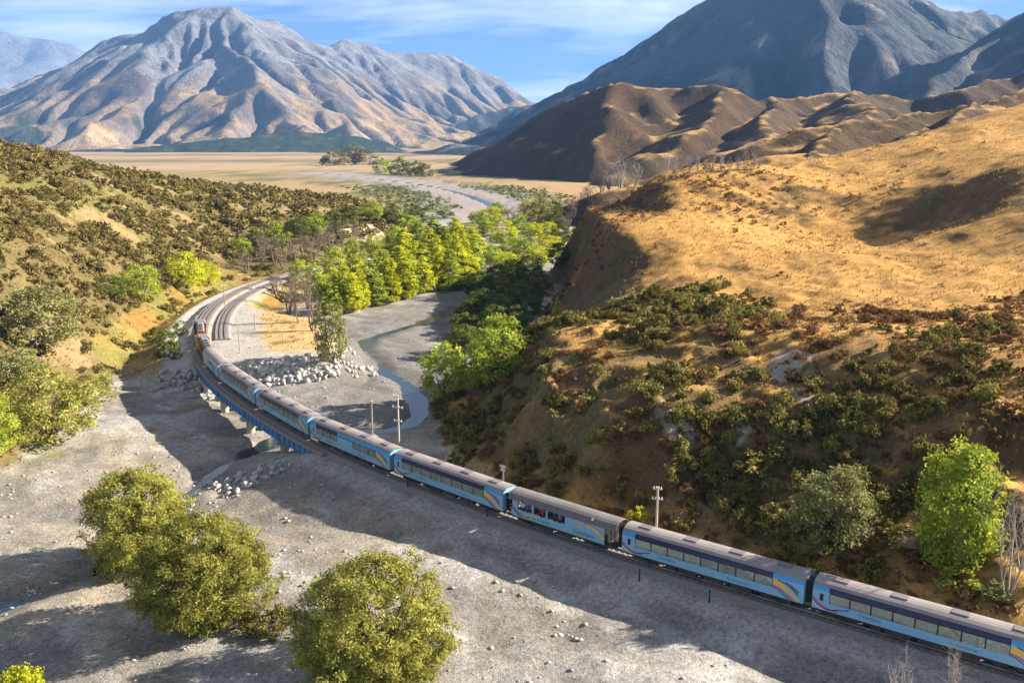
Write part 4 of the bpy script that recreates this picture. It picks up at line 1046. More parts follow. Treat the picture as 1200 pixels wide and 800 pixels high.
scatter_shrubs('green_bush', P, r, r * 0.95, 'shrub', 220, 'olive green bush among the darker scrub of the hill beyond the railway curve', 'bush', 'olive bushes of the scrub hill',
               'hillside_bushes', 'olive green bushes dotted over the scrub hill', singles=200, leaf=0.4, per=10, cl=10)
# right hill: green shrubs on the brow and face, rusty ones higher up
def dr(x, y):
    m = (gfield(GM['hm'], x, y) > 0.5) & (gfield(GM['side'], x, y) > 0) & fr(x, y) & clear(x, y, 10)
    n = fbm(x, y, 24, 4, 51) + 0.5 * fbm(x, y, 8, 3, 63)
    brow = 1.5 * sstep(0, 1, 1 - np.hypot((x - 20) / 36, (y - 165) / 34)) + 0.5 * sstep(0, 1, 1 - np.hypot((x - 40) / 42, (y - 112) / 34)) + 0.2 * sstep(190, 165, y) * sstep(50, 30, x)
    return m * np.clip(brow * (0.55 + n * 2.2) * 0.85, 0, 0.9)
P = field_pts(19000, -20, 110, 75, 235, dr, 205)
r = 0.5 + 1.5 * g_.uniform(0, 1, len(P)) ** 1.7
scatter_shrubs('green_shrub', P, r, r * g_.uniform(0.8, 1.3, len(P)), 'shrub', 230, 'green shrub in the thicket on the brow of the golden spur', 'shrub', 'green shrubs of the spur',
               'spur_shrubs', 'green shrubs massed on the face of the golden spur', leaf=0.5, per=9, cl=10)
def dr2(x, y):
    m = (gfield(GM['hm'], x, y) > 0.5) & (gfield(GM['side'], x, y) > 0) & fr(x, y) & clear(x, y, 8)
    n = fbm(x, y, 30, 4, 65) + 0.5 * fbm(x, y, 9, 3, 66)
    face = sstep(165, 130, y) * 0.95 + sstep(40, 0, np.hypot(x - 20, (y - 285) * 0.6)) * 0.5 + 0.02 + 0.5 * sstep(34, 0, np.hypot((x - 62) * 0.5, y - 285))
    return m * np.clip(face * (0.8 + n * 2.2), 0, 0.8)
P = field_pts(29000, -15, 180, 70, 420, dr2, 207)
r = 0.4 + 1.1 * g_.uniform(0, 1, len(P)) ** 1.6
scatter_shrubs('rusty_shrub', P, r, r * g_.uniform(0.7, 1.1, len(P)), 'rust', 240, 'rusty brown shrub among dry grass on the golden spur', 'shrub', 'rusty shrubs of the spur',
               'spur_brush', 'rusty brown brush over the golden spur', leaf=0.42, per=6, cl=8)
P = field_pts(5200, -330, 60, 440, 1000, RIVERFLAT, 221)
r = 0.9 + 2.0 * g_.uniform(0, 1, len(P)) ** 2
scatter_shrubs('flat_bush', P, r, r, 'green', 250, 'low green bush on the flats beside the far gravel river', 'bush', 'bushes of the far river flats',
               'river_flat_bushes', 'low green bushes covering the flats beside the far river', singles=60, leaf=0.6, per=4, cl=6)
# tussock grass
def tussock(name, pts, h, seed, label):
    g = np.random.default_rng(seed); n = len(pts); k = 6
    z = ground(pts[:, 0], pts[:, 1])
    base = np.repeat(np.c_[pts, z - 0.05], k, 0); hh = np.repeat(h, k) * g.uniform(0.6, 1.2, n * k)
    a = g.uniform(0, 6.28, n * k); tip = base + np.stack([np.cos(a) * hh * 0.6, np.sin(a) * hh * 0.6, hh], 1)
    wd = np.stack([-np.sin(a), np.cos(a), 0 * a], 1) * (hh * 0.16)[:, None]
    V = np.stack([base - wd, base + wd, tip], 1).reshape(-1, 3); F = np.arange(n * k * 3).reshape(-1, 3)
    tn = np.repeat(np.clip(np.repeat(g.uniform(0, 1, n), k) + g.normal(0, .15, n * k), 0, 1), 3)
    tag(link(name, mesh_np(name, V, F, LM['gold'], False, {'tint': tn})), label, 'grass', kind='stuff')
def dt(x, y):
    m = (gfield(GM['hm'], x, y) > 0.3) & (gfield(GM['side'], x, y) > 0) & fr(x, y) & clear(x, y, 4.5)
    return m * np.clip(0.55 + 1.2 * fbm(x, y, 14, 4, 68), 0.05, 1)
P = field_pts(44000, -15, 220, 66, 420, dt, 209)
tussock('tussock_grass', P, g_.uniform(0.3, 0.75, len(P)), 211, 'dry golden tussock grass over the golden spur')
def dt3(x, y):
    m = (gfield(GM['hm'], x, y) > 0.05) & (gfield(GM['side'], x, y) < 0) & fr(x, y) & clear(x, y, 8.5)
    return m * np.clip(0.45 + 1.2 * fbm(x, y, 12, 4, 69), 0.05, 1) * sstep(330, 200, y)
P = field_pts(22000, -190, -20, 125, 330, dt3, 217)
tussock('straw_grass', P, g_.uniform(0.3, 0.8, len(P)), 218, 'dry straw grass between the bushes of the scrub hill')
def dt2(x, y):
    d = gfield(GM['dT'], x, y); sd = gfield(GM['sd'], x, y); ob = gfield(GM['onB'], x, y)
    v = (d > 4.8) & (d < 13) & (sd > 0) & (ob < 0.5) & (x > -14) & fr(x, y)
    lf = (gfield(GM['hm'], x, y) < 0.6) & (x < -72) & (y > 180) & (y < 320) & (d > 9) & (sd < 0)
    yg = (ob > 0.5) & (sd > 0) & (d > 14) & (d < 30) & (y > 192)
    return (v * 0.9 + lf * 0.5 + yg * 0.35)
P = field_pts(30000, -130, 70, 62, 330, dt2, 213)
tussock('verge_grass', P, g_.uniform(0.35, 0.8, len(P)), 214, 'dry golden grass along the railway verge and the flat')

# ================================================================== railway
STEEL = plain('rail steel', (0.19, 0.165, 0.15), 0.4, 0.5, 0.6, 0.2, 2)
SLEEPER = plain('sleeper concrete', (0.27, 0.25, 0.225), 0.9, 0.1, var=0.25, scale=2)
BALLAST = plain('ballast stone', (0.235, 0.215, 0.20), 0.95, 0.1, var=0.45, scale=5, bump=0.8)
def sweep(name, s0, s1, off, prof, step, mat, parent=None, z=0.0):
    """profile of (lateral, height) carried along the railway"""
    ss = np.arange(s0, s1 + 0.01, step); V = []; n = len(prof)
    for s in ss:
        x, y, h = track(s, off)
        for a, b in prof: V.append((x + a * math.sin(h), y - a * math.cos(h), z + b))
    F = [(i * n + j, (i + 1) * n + j, (i + 1) * n + (j + 1) % n, i * n + (j + 1) % n) for i in range(len(ss) - 1) for j in range(n)]
    me = bpy.data.meshes.new(name); me.from_pydata(V, [], F + [tuple(range(n)), tuple(range(len(V) - 1, len(V) - n - 1, -1))]); me.update(); me.materials.append(mat)
    return link(name, me, parent)
def lay_track(name, s0, s1, off, label_kind, ballast=True):
    root = empty(name); tag(root, kind='structure')
    rp_ = [(-0.035, 0), (0.035, 0), (0.035, -0.03), (0.01, -0.05), (0.07, -0.15), (-0.07, -0.15), (-0.01, -0.05), (-0.035, -0.03)]
    for q in (-0.535, 0.535): sweep('rail', s0, s1, off + q, rp_, 2.0, STEEL, root)
    m = MB()
    for s in np.arange(s0 + 0.3, s1 - 0.3, 0.7):
        x, y, h = track(s, off); c, sn = math.cos(h), math.sin(h)
        v = [(x + c * a - sn * b, y + sn * a + c * b, zz) for zz in (-0.30, -0.154) for a, b in ((-.12, -1.07), (.12, -1.07), (.12, 1.07), (-.12, 1.07))]
        m.add(v, [(4, 5, 6, 7), (0, 1, 5, 4), (1, 2, 6, 5), (2, 3, 7, 6), (3, 0, 4, 7)])
    tag(m.build('sleepers', SLEEPER, root), kind='stuff')
    if ballast:
        sweep('ballast', s0, s1, off, [(-1.5, -0.20), (1.5, -0.20), (2.3, -0.72), (-2.3, -0.72)], 1.5, BALLAST, root)
    return root
lay_track('railway_track', 2.0, TS[-1] - 2, 0.0, '')
lay_track('siding_track', S_B1 + 14, S_B1 + 128, 4.7, '')

# ---- bridge
BLUE_ST = plain('blue bridge paint', (0.075, 0.24, 0.50), 0.55, 0.3, var=0.2, scale=1.2)
CONC = plain('pier concrete', (0.42, 0.36, 0.29), 0.9, 0.15, var=0.22, scale=1.5, bump=0.3)
br = empty('railway_bridge', (track((S_B0 + S_B1) / 2)[0], track((S_B0 + S_B1) / 2)[1], 0))
tag(br, 'low blue plate girder railway bridge on concrete piers over the shaded river', 'bridge')
def rel(o, root):
    o.parent = root; o.matrix_parent_inverse = Matrix.Translation(root.location).inverted(); return o
nsp = 5; SPL = (S_B1 - S_B0) / nsp
for k in range(nsp):
    a, b_ = S_B0 + k * SPL + 0.06, S_B0 + (k + 1) * SPL - 0.06
    for off in (-2.25, 2.25):
        gdr = rel(sweep('girder', a, b_, off, [(-0.22, -0.52), (0.22, -0.52), (0.22, -0.58), (0.03, -0.58), (0.03, -1.98), (0.22, -1.98), (0.22, -2.05), (-0.22, -2.05), (-0.22, -1.98), (-0.03, -1.98), (-0.03, -0.58), (-0.22, -0.58)], SPL / 4 - 0.04, BLUE_ST), br)
        for q in np.linspace(a + 0.4, b_ - 0.4, 9):
            x, y, h = track(q, off)
            sf = MB(); sf.box(-0.03, 0.03, -0.18, 0.18, -1.97, -0.59); o = sf.build('stiffener', BLUE_ST)
            o.location = (x, y, 0); o.rotation_euler = (0, 0, h); rel(o, br)
    rel(sweep('deck', a, b_, 0, [(-2.6, -0.70), (-2.6, -0.5), (-2.45, -0.30), (2.45, -0.30), (2.6, -0.5), (2.6, -0.70)], SPL / 4 - 0.04, BALLAST), br)
for k in range(nsp + 1):
    s = S_B0 + k * SPL; x, y, h = track(s)
    p = MB()
    if 0 < k < nsp:
        gzv = min(g1(x, y), -4.2) - 1.0
        pr = [(math.cos(t_) * 0.72, math.sin(t_) * 1.0) for t_ in np.linspace(0, 2 * math.pi, 14, endpoint=False)]
        for cy in (-1.35, 1.35):
            p.tube([(0, cy, gzv), (0, cy, -2.6)], 0.72, 14)
        p.box(-0.75, 0.75, -2.9, 2.9, -2.62, -2.05)
    else:
        p.box(-0.9, 0.9, -3.1, 3.1, -5.5, -2.06); p.box(-0.9 if k == 0 else 0.4, -0.4 if k == 0 else 0.9, -3.1, 3.1, -2.06, -0.71)
    o = p.build('pier' if 0 < k < nsp else 'abutment', CONC); o.location = (x, y, 0); o.rotation_euler = (0, 0, h); rel(o, br)

# ---- train
SKYB = plain('pale blue coach paint', (0.20, 0.44, 0.62), 0.3, 0.5, var=0.05, scale=0.8)
BRIB = plain('bright blue coach paint', (0.045, 0.30, 0.62), 0.3, 0.5, var=0.05, scale=0.8)
NAVY = plain('navy stripe paint', (0.012, 0.03, 0.11), 0.3, 0.5, var=0.05)
REDP = plain('red stripe paint', (0.55, 0.045, 0.06), 0.35, 0.5, var=0.05)
YELP = plain('yellow stripe paint', (0.80, 0.48, 0.05), 0.35, 0.5, var=0.05)
WHTP = plain('white paint', (0.78, 0.80, 0.80), 0.35, 0.5, var=0.05)
ROOF = plain('coach roof', (0.25, 0.22, 0.215), 0.7, 0.3, var=0.18, scale=0.7)
ROOFD = plain('dark coach roof', (0.16, 0.145, 0.15), 0.7, 0.3, var=0.2, scale=0.7)
FRAME = plain('black window frame', (0.015, 0.017, 0.02), 0.45, 0.4, var=0.1)
UNDER = plain('dusty underframe', (0.06, 0.052, 0.046), 0.85, 0.2, var=0.4, scale=2)
WHEEL = plain('wheel steel', (0.12, 0.10, 0.085), 0.5, 0.4, 0.5, 0.3)
SEATM = plain('seat cloth', (0.66, 0.70, 0.66), 0.9, 0.1, var=0.12)
HEADR = plain('white headrest cloth', (0.80, 0.80, 0.76), 0.9, 0.1, var=0.06)
LINER = plain('coach interior', (0.75, 0.74, 0.68), 0.8, 0.2, var=0.08)
def glass(name, tint, refl):
    m = bpy.data.materials.new(name); m.use_nodes = True; t = m.node_tree; t.nodes.clear()
    o = N(t, 'ShaderNodeOutputMaterial'); tr = N(t, 'ShaderNodeBsdfTransparent'); gl = N(t, 'ShaderNodeBsdfGlossy'); mx = N(t, 'ShaderNodeMixShader'); lw = N(t, 'ShaderNodeFresnel', IOR=1.5)
    tr.inputs[0].default_value = (*tint, 1); gl.inputs['Roughness'].default_value = 0.03; gl.inputs['Color'].default_value = (0.95, 0.97, 1, 1)
    a = N(t, 'ShaderNodeMath', operation='ADD'); a.inputs[1].default_value = refl; a.use_clamp = True
    t.links.new(lw.outputs[0], a.inputs[0]); t.links.new(a.outputs[0], mx.inputs[0]); t.links.new(tr.outputs[0], mx.inputs[1]); t.links.new(gl.outputs[0], mx.inputs[2]); df = N(t, 'ShaderNodeBsdfDiffuse'); df.inputs[0].default_value = (0.40, 0.46, 0.41, 1); m2 = N(t, 'ShaderNodeMixShader')  # pale diffuse colour painted into the panes to imitate a bright interior
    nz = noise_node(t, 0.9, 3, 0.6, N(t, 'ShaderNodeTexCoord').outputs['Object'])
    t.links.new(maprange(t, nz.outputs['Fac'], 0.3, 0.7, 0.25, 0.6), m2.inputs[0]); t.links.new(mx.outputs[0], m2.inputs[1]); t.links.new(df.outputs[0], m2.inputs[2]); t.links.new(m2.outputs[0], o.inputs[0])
    return m
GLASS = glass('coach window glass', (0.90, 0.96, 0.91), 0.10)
GLASSD = plain('navy skylight glass', (0.012, 0.02, 0.075), 0.22, 0.4, var=0.3, scale=1.0)
W2 = 1.40
EDGE = [(W2, 2.82), (1.36, 3.02), (1.24, 3.24)]                    # cantrail curve, holds the skylights
TOP = [(1.24, 3.24), (1.0, 3.46), (0.62, 3.62), (0.2, 3.69), (-0.2, 3.69), (-0.62, 3.62), (-1.0, 3.46), (-1.24, 3.24)]
def mir(m):                                                         # the other side of the coach
    r_ = MB(); r_.v = [(x, -y, z) for x, y, z in m.v]; r_.f = [tuple(reversed(q)) for q in m.f]; return r_
def both(make, name, mat, root):
    for sgn in (1, -1):
        m = MB(); make(m)
        (m if sgn > 0 else mir(m)).build(name, mat, root)
_MC = {}
def shared(key, make, mat):
    if key not in _MC:
        m = MB(); make(m); _MC[key] = m.mesh(key.split('|')[0], mat)
    return _MC[key]
def bogie(root, x):
    b = link('bogie', shared('bogie', lambda m: (m.box(-1.5, 1.5, 0.82, 0.98, 0.32, 0.62), m.box(-1.5, 1.5, -0.98, -0.82, 0.32, 0.62), m.box(-0.35, 0.35, -0.98, 0.98, 0.35, 0.6),
             m.box(-0.3, 0.3, 0.98, 1.12, 0.22, 0.5), m.box(-0.3, 0.3, -1.12, -0.98, 0.22, 0.5)), UNDER), root, (x, 0, 0))
    def wh(m):
        for s in (-1, 1): m.tube([(0, s * 0.50, 0), (0, s * 0.62, 0)], 0.40, 14)
        m.tube([(0, -0.9, 0), (0, 0.9, 0)], 0.06, 6)
    for dx in (-1.05, 1.05): link('wheelset', shared('wheelset', wh, WHEEL), b, (dx, 0, 0.402))
def seat_mesh():
    def mk(m): m.box(-0.25, 0.25, -0.5, 0.5, 0, 0.45); m.box(-0.27, -0.13, -0.5, 0.5, 0.45, 0.95)
    return shared('seat', mk, SEATM)
def head_mesh():
    def mk(m):
        for y0 in (-0.48, 0.03): m.box(-0.29, -0.11, y0, y0 + 0.45, 0.93, 1.14)
    return shared('headrest', mk, HEADR)
def poly_decal(name, pts, mat, root, y=W2 + 0.006, th=0.004):
    for sgn in (1, -1):
        m = MB(); n = len(pts)
        v = [(x, sgn * y, z) for x, z in pts] + [(x, sgn * (y + th), z) for x, z in pts]
        m.add(v, [tuple(range(n)), tuple(range(2 * n - 1, n - 1, -1))] + [(i, n + i, n + (i + 1) % n, (i + 1) % n) for i in range(n)])
        m.build(name, mat, root)
def stripe(name, pts, w, mat, root, y):
    P_ = catmull([(2 * pts[0][0] - pts[1][0], 2 * pts[0][1] - pts[1][1])] + pts + [(2 * pts[-1][0] - pts[-2][0], 2 * pts[-1][1] - pts[-2][1])], 0.25)
    d = np.gradient(P_, axis=0); d /= np.linalg.norm(d, axis=1)[:, None]; n = np.stack([-d[:, 1], d[:, 0]], 1)
    a = P_ + n * w / 2; b = P_ - n * w / 2
    for sgn in (1, -1):
        m = MB(); k = len(P_)
        v = [(p[0], sgn * y, p[1]) for p in a] + [(p[0], sgn * y, p[1]) for p in b]
        f = [(i, i + 1, k + i + 1, k + i) for i in range(k - 1)]
        if sgn < 0: f = [tuple(reversed(q)) for q in f]
        m.add(v, f); m.build(name, mat, root)
def lettering(txt, size, x, z, root, mat=NAVY, y=W2 + 0.012, shear=0.25):
    cu = bpy.data.curves.new('lettering', 'FONT'); cu.body = txt; cu.size = size; cu.shear = shear; cu.resolution_u = 2; cu.align_x = 'CENTER'
    tmp = bpy.data.objects.new('tmp', cu); COL.objects.link(tmp)
    dg = bpy.context.evaluated_depsgraph_get(); me = bpy.data.meshes.new_from_object(tmp.evaluated_get(dg))
    bpy.data.objects.remove(tmp); me.materials.clear(); me.materials.append(mat)
    for sgn in (1, -1):
        o = link('lettering', me, root); o.location = (x, sgn * y, z); o.rotation_euler = (math.pi / 2, 0, math.pi if sgn > 0 else 0)
def end_stripes(root, L):
    h = L / 2
    stripe('stripe', [(h - 0.05, 2.05), (h - 0.5, 1.62), (h - 1.3, 1.22), (h - 2.4, 1.10)], 0.15, REDP, root, W2 + 0.008)
    stripe('stripe', [(h - 0.05, 1.80), (h - 0.5, 1.38), (h - 1.3, 1.08), (h - 2.3, 1.30), (h - 3.4, 1.58)], 0.11, NAVY, root, W2 + 0.010)
    stripe('stripe', [(h - 0.05, 1.55), (h - 0.7, 1.12), (h - 1.4, 1.02)], 0.10, WHTP, root, W2 + 0.007)
def tail_swoosh(root, L, x1):
    h = -L / 2
    poly_decal('swoosh', [(x1, 2.72), (x1 - 0.5, 2.62), (x1 - 1.2, 2.25), (x1 - 1.8, 1.75), (h + 0.25, 1.15), (h + 0.5, 1.05), (x1 - 1.3, 1.75), (x1 - 0.6, 2.02), (x1, 2.10)], YELP, root)
    stripe('stripe', [(x1 + 0.1, 2.02), (x1 - 0.7, 1.78), (x1 - 1.4, 1.38), (x1 - 2.0, 1.0)], 0.13, REDP, root, W2 + 0.012)
    stripe('stripe', [(x1 + 0.1, 1.86), (x1 - 0.6, 1.62), (x1 - 1.2, 1.25), (x1 - 1.6, 0.99)], 0.09, NAVY, root, W2 + 0.014)
    stripe('stripe', [(x1 - 0.4, 2.74), (x1 - 1.2, 2.52), (x1 - 1.9, 2.15), (x1 - 2.5, 1.6)], 0.12, NAVY, root, W2 + 0.016)
    stripe('stripe', [(x1 - 1.2, 2.62), (x1 - 1.9, 2.35), (x1 - 2.5, 1.95)], 0.22, plain('purple stripe paint', (0.20, 0.12, 0.30), 0.4), root, W2 + 0.011)
def underside(root, L):
    m = MB(); m.box(-L / 2 + 0.1, L / 2 - 0.1, -1.25, 1.25, 0.72, 0.95); m.build('underframe', UNDER, root)
    for x0, x1, z0 in ((-4.6, -2.4, 0.28), (-1.6, 0.4, 0.34), (1.2, 3.2, 0.26), (3.6, 4.4, 0.36)):
        if abs(x0) < L / 2 - 4:
            m = MB(); m.box(x0, x1, -1.2, 1.2, z0, 0.72); m.build('equipment_box', UNDER, root)
    for q in (-1, 1): bogie(root, q * (L / 2 - 2.75))
def gangway(root, L):
    for q in (-1, 1):
        m = MB()
        for i in range(3):
            x0 = q * (L / 2 + 0.03 + i * 0.115); m.box(min(x0, x0 + q * 0.1), max(x0, x0 + q * 0.1), -0.75 + 0.03 * (i % 2), 0.75 - 0.03 * (i % 2), 0.9, 3.15)
        m.build('gangway', FRAME, root)
def end_walls(root, L, mat):
    for q in (-1, 1):
        x0 = q * (L / 2 - 0.06); m = MB()
        m.prism([(-W2 + .03, 0.96), (W2 - .03, 0.96), (W2 - .03, 2.80), (1.20, 3.22), (0.6, 3.58), (-0.6, 3.58), (-1.20, 3.22), (-W2 + .03, 2.80)], min(x0, x0 + q * 0.05), max(x0, x0 + q * 0.05)); m.build('end_wall', mat, root)
def coach(label, layout='pano', lettered=True):
    """panorama coach: curved roof, skylights, eight big panes a side"""
    L = 19.6; h = L / 2; root = empty('railway_coach'); tag(root, label, 'railway coach', 'coaches of the passenger train')
    both(lambda m: m.box(-h, h, W2 - 0.06, W2, 0.95, 1.74), 'lower_side', SKYB, root)
    x0, x1, nb = -6.75, 8.25, 8; bw_ = (x1 - x0) / nb
    both(lambda m: m.box(x1, h, W2 - 0.06, W2, 1.742, 2.818), 'side_panel', SKYB, root)
    both(lambda m: m.box(-h, x0, W2 - 0.06, W2, 1.742, 2.818), 'side_panel', SKYB if layout == 'pano' else SKYB, root)
    both(lambda m: m.box(x0, x1, W2 - 0.06, W2 - 0.005, 2.70, 2.818), 'window_rail', FRAME, root)
    both(lambda m: m.shell(EDGE[::-1], x1, h, 0.05), 'cantrail', BRIB, root)
    both(lambda m: m.shell(EDGE[::-1], -h, x0, 0.05), 'cantrail', BRIB, root)
    for k in range(nb):
        a, b_ = x1 - (k + 1) * bw_, x1 - k * bw_
        blank = layout == 'cafe' and k in (3, 4)
        sky_ok = layout == 'pano' or k < 3
        if blank:
            both(lambda m: m.box(a, b_, W2 - 0.06, W2, 1.742, 2.698), 'blank_panel', SKYB, root)
        else:
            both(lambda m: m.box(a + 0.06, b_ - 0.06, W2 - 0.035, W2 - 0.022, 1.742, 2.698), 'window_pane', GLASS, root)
            both(lambda m: m.box(b_ - 0.06, b_ + 0.06, W2 - 0.07, W2 - 0.004, 1.742, 2.698), 'mullion', FRAME, root)
        if sky_ok:
            both(lambda m: m.shell(EDGE[::-1], a + 0.05, b_ - 0.05, 0.02), 'skylight_pane', GLASSD, root)
            both(lambda m: m.shell([(y * 1.004, z) for y, z in EDGE[::-1]], b_ - 0.05, b_ + 0.05, 0.05), 'skylight_bar', FRAME, root)
        else:
            both(lambda m: m.shell(EDGE[::-1], a, b_, 0.05), 'cantrail', BRIB, root)
    # vestibule door with a small window at the leading end
    both(lambda m: m.box(h - 1.15, h - 0.55, W2, W2 + 0.004, 1.0, 2.75), 'door', SKYB, root)
    both(lambda m: m.box(h - 1.02, h - 0.68, W2 + 0.004, W2 + 0.009, 1.85, 2.55), 'door_window', FRAME, root)
    m = MB(); m.shell(TOP, -h, h, 0.05); rf_ = m.build('roof', ROOF, root)
    for q in (-7.4, -2.6, 2.4, 7.6):
        m = MB(); m.box(q - 0.7, q + 0.7, -0.45, 0.45, 3.66, 3.80); m.build('roof_vent', ROOFD, rf_)
    for q in np.arange(-8.4, 9, 2.4):
        m = MB(); m.shell([(y * 1.006, z + 0.008) for y, z in TOP], q, q + 0.05, 0.02); m.build('roof_seam', ROOFD, rf_)
    m = MB(); m.box(-h + .1, h - .1, -W2 + 0.07, W2 - 0.07, 1.0, 1.06); m.build('floor', LINER, root)
    end_walls(root, L, SKYB); gangway(root, L); underside(root, L)
    end_stripes(root, L); tail_swoosh(root, L, x0 - 0.05)
    if lettered:
        lettering('TranzAlpine', 0.42, 4.6, 1.30, root); lettering('The Great Journey', 0.30, -3.2, 1.22, root)
    for k in range(16):
        xx = x1 - 0.5 - k * bw_ / 2
        if layout == 'cafe' and 5 <= k <= 9: continue
        for q in (-0.82, 0.82):
            st_ = link('seat', seat_mesh(), root, (xx, q, 1.06), (0, 0, 0 if k % 4 < 2 else math.pi))
            link('headrest', head_mesh(), st_)
    return root
def viewing_car(label):
    L = 15.0; h = L / 2; root = empty('viewing_car'); tag(root, label, 'railway coach', 'coaches of the passenger train')
    both(lambda m: m.box(-h + 1.4, h - 0.7, W2 - 0.06, W2, 0.95, 1.80), 'lower_side', SKYB, root)
    ops = [(h - 3.6, h - 1.5), (h - 5.6, h - 3.85), (h - 8.3, h - 5.85)]
    both(lambda m: m.box(h - 1.5, h - 0.7, W2 - 0.06, W2, 1.802, 2.818), 'side_panel', SKYB, root)
    for a, b_ in ((h - 3.85, h - 3.6), (h - 5.85, h - 5.6)):
        both(lambda m: m.box(a, b_, W2 - 0.06, W2, 1.802, 2.818), 'pillar', SKYB, root)
    both(lambda m: m.box(-h + 1.4, h - 8.3, W2 - 0.06, W2, 1.802, 2.818), 'side_panel', SKYB, root)
    both(lambda m: m.box(h - 10.6, h - 9.6, W2, W2 + 0.006, 2.05, 2.5), 'notice_plate', plain('tan plate', (0.46, 0.40, 0.25), 0.5), root)
    m = MB(); m.shell(EDGE[::-1] + TOP[1:-1] + [(-y, z) for y, z in EDGE], -h, h, 0.05); m.v = m.v; m.build('roof', ROOFD, root)
    m = MB(); m.shell([(y * 1.012, z + 0.012) for y, z in TOP], -h + 3.0, -h + 3.28, 0.03); m.build('roof_band', WHTP, root)
    m = MB(); m.box(-h + .05, h - .05, -W2 + 0.07, W2 - 0.07, 1.0, 1.06); m.build('floor', UNDER, root)
    for q in (-1, 1):
        for y0 in (-1.33, 1.25):
            m = MB(); m.box(min(q * (h - 0.1), q * (h - 0.18)), max(q * (h - 0.1), q * (h - 0.18)), y0, y0 + 0.08, 1.06, 2.85); m.build('end_post', FRAME, root)
        m = MB(); m.tube([(q * (h - 0.14), -1.3, 1.6), (q * (h - 0.14), 1.3, 1.6)], 0.03, 6); m.tube([(q * (h - 0.14), -1.3, 2.0), (q * (h - 0.14), 1.3, 2.0)], 0.03, 6); m.build('end_rail', WHTP, root)
    m = MB(); m.box(-h + 1.32, -h + 1.395, -W2 + .03, W2 - .03, 1.065, 2.9); m.build('end_wall', FRAME, root)
    gangway(root, L); underside(root, L)
    stripe('stripe', [(h - 0.75, 2.2), (h - 1.2, 1.72), (h - 2.0, 1.35), (h - 3.2, 1.25)], 0.16, REDP, root, W2 + 0.006)
    stripe('stripe', [(h - 0.75, 1.95), (h - 1.3, 1.45), (h - 2.2, 1.12), (h - 3.6, 1.5)], 0.12, NAVY, root, W2 + 0.008)
    stripe('stripe', [(h - 2.2, 1.15), (h - 3.2, 1.45), (h - 4.6, 1.66)], 0.14, YELP, root, W2 + 0.010)
    stripe('stripe', [(-h + 3.9, 2.55), (-h + 3.0, 2.4), (-h + 2.2, 2.0), (-h + 1.5, 1.45)], 0.26, YELP, root, W2 + 0.006)
    stripe('stripe', [(-h + 4.2, 2.75), (-h + 3.0, 2.65), (-h + 2.0, 2.35), (-h + 1.45, 1.9)], 0.14, plain('rose stripe paint', (0.5, 0.16, 0.16), 0.4), root, W2 + 0.008)
    lettering('TranzAlpine', 0.62, -3.3, 1.28, root); lettering('The Great Journey', 0.32, 2.6, 1.22, root)
    return root
def van(label):
    L = 14.0; h = L / 2; root = empty('power_van'); tag(root, label, 'railway van', 'coaches of the passenger train')
    GREYB = plain('grey blue van paint', (0.26, 0.40, 0.52), 0.4, 0.4, var=0.08)
    both(lambda m: m.box(-h, h, W2 - 0.06, W2, 0.95, 2.818), 'side', GREYB, root)
    both(lambda m: m.shell(EDGE[::-1], -h, h, 0.05), 'cantrail', GREYB, root)
    m = MB(); m.shell(TOP, -h, h, 0.05); m.build('roof', ROOF, root)
    for a in (-4.2, 1.6): both(lambda m: m.box(a, a + 2.2, W2, W2 + 0.03, 1.0, 2.7), 'sliding_door', BRIB if a < 0 else GREYB, root)
    for a in (-1.2, 0.0): both(lambda m: m.box(a, a + 0.9, W2, W2 + 0.02, 2.0, 2.6), 'vent_grille', FRAME, root)
    end_walls(root, L, GREYB); gangway(root, L); underside(root, L)
    return root
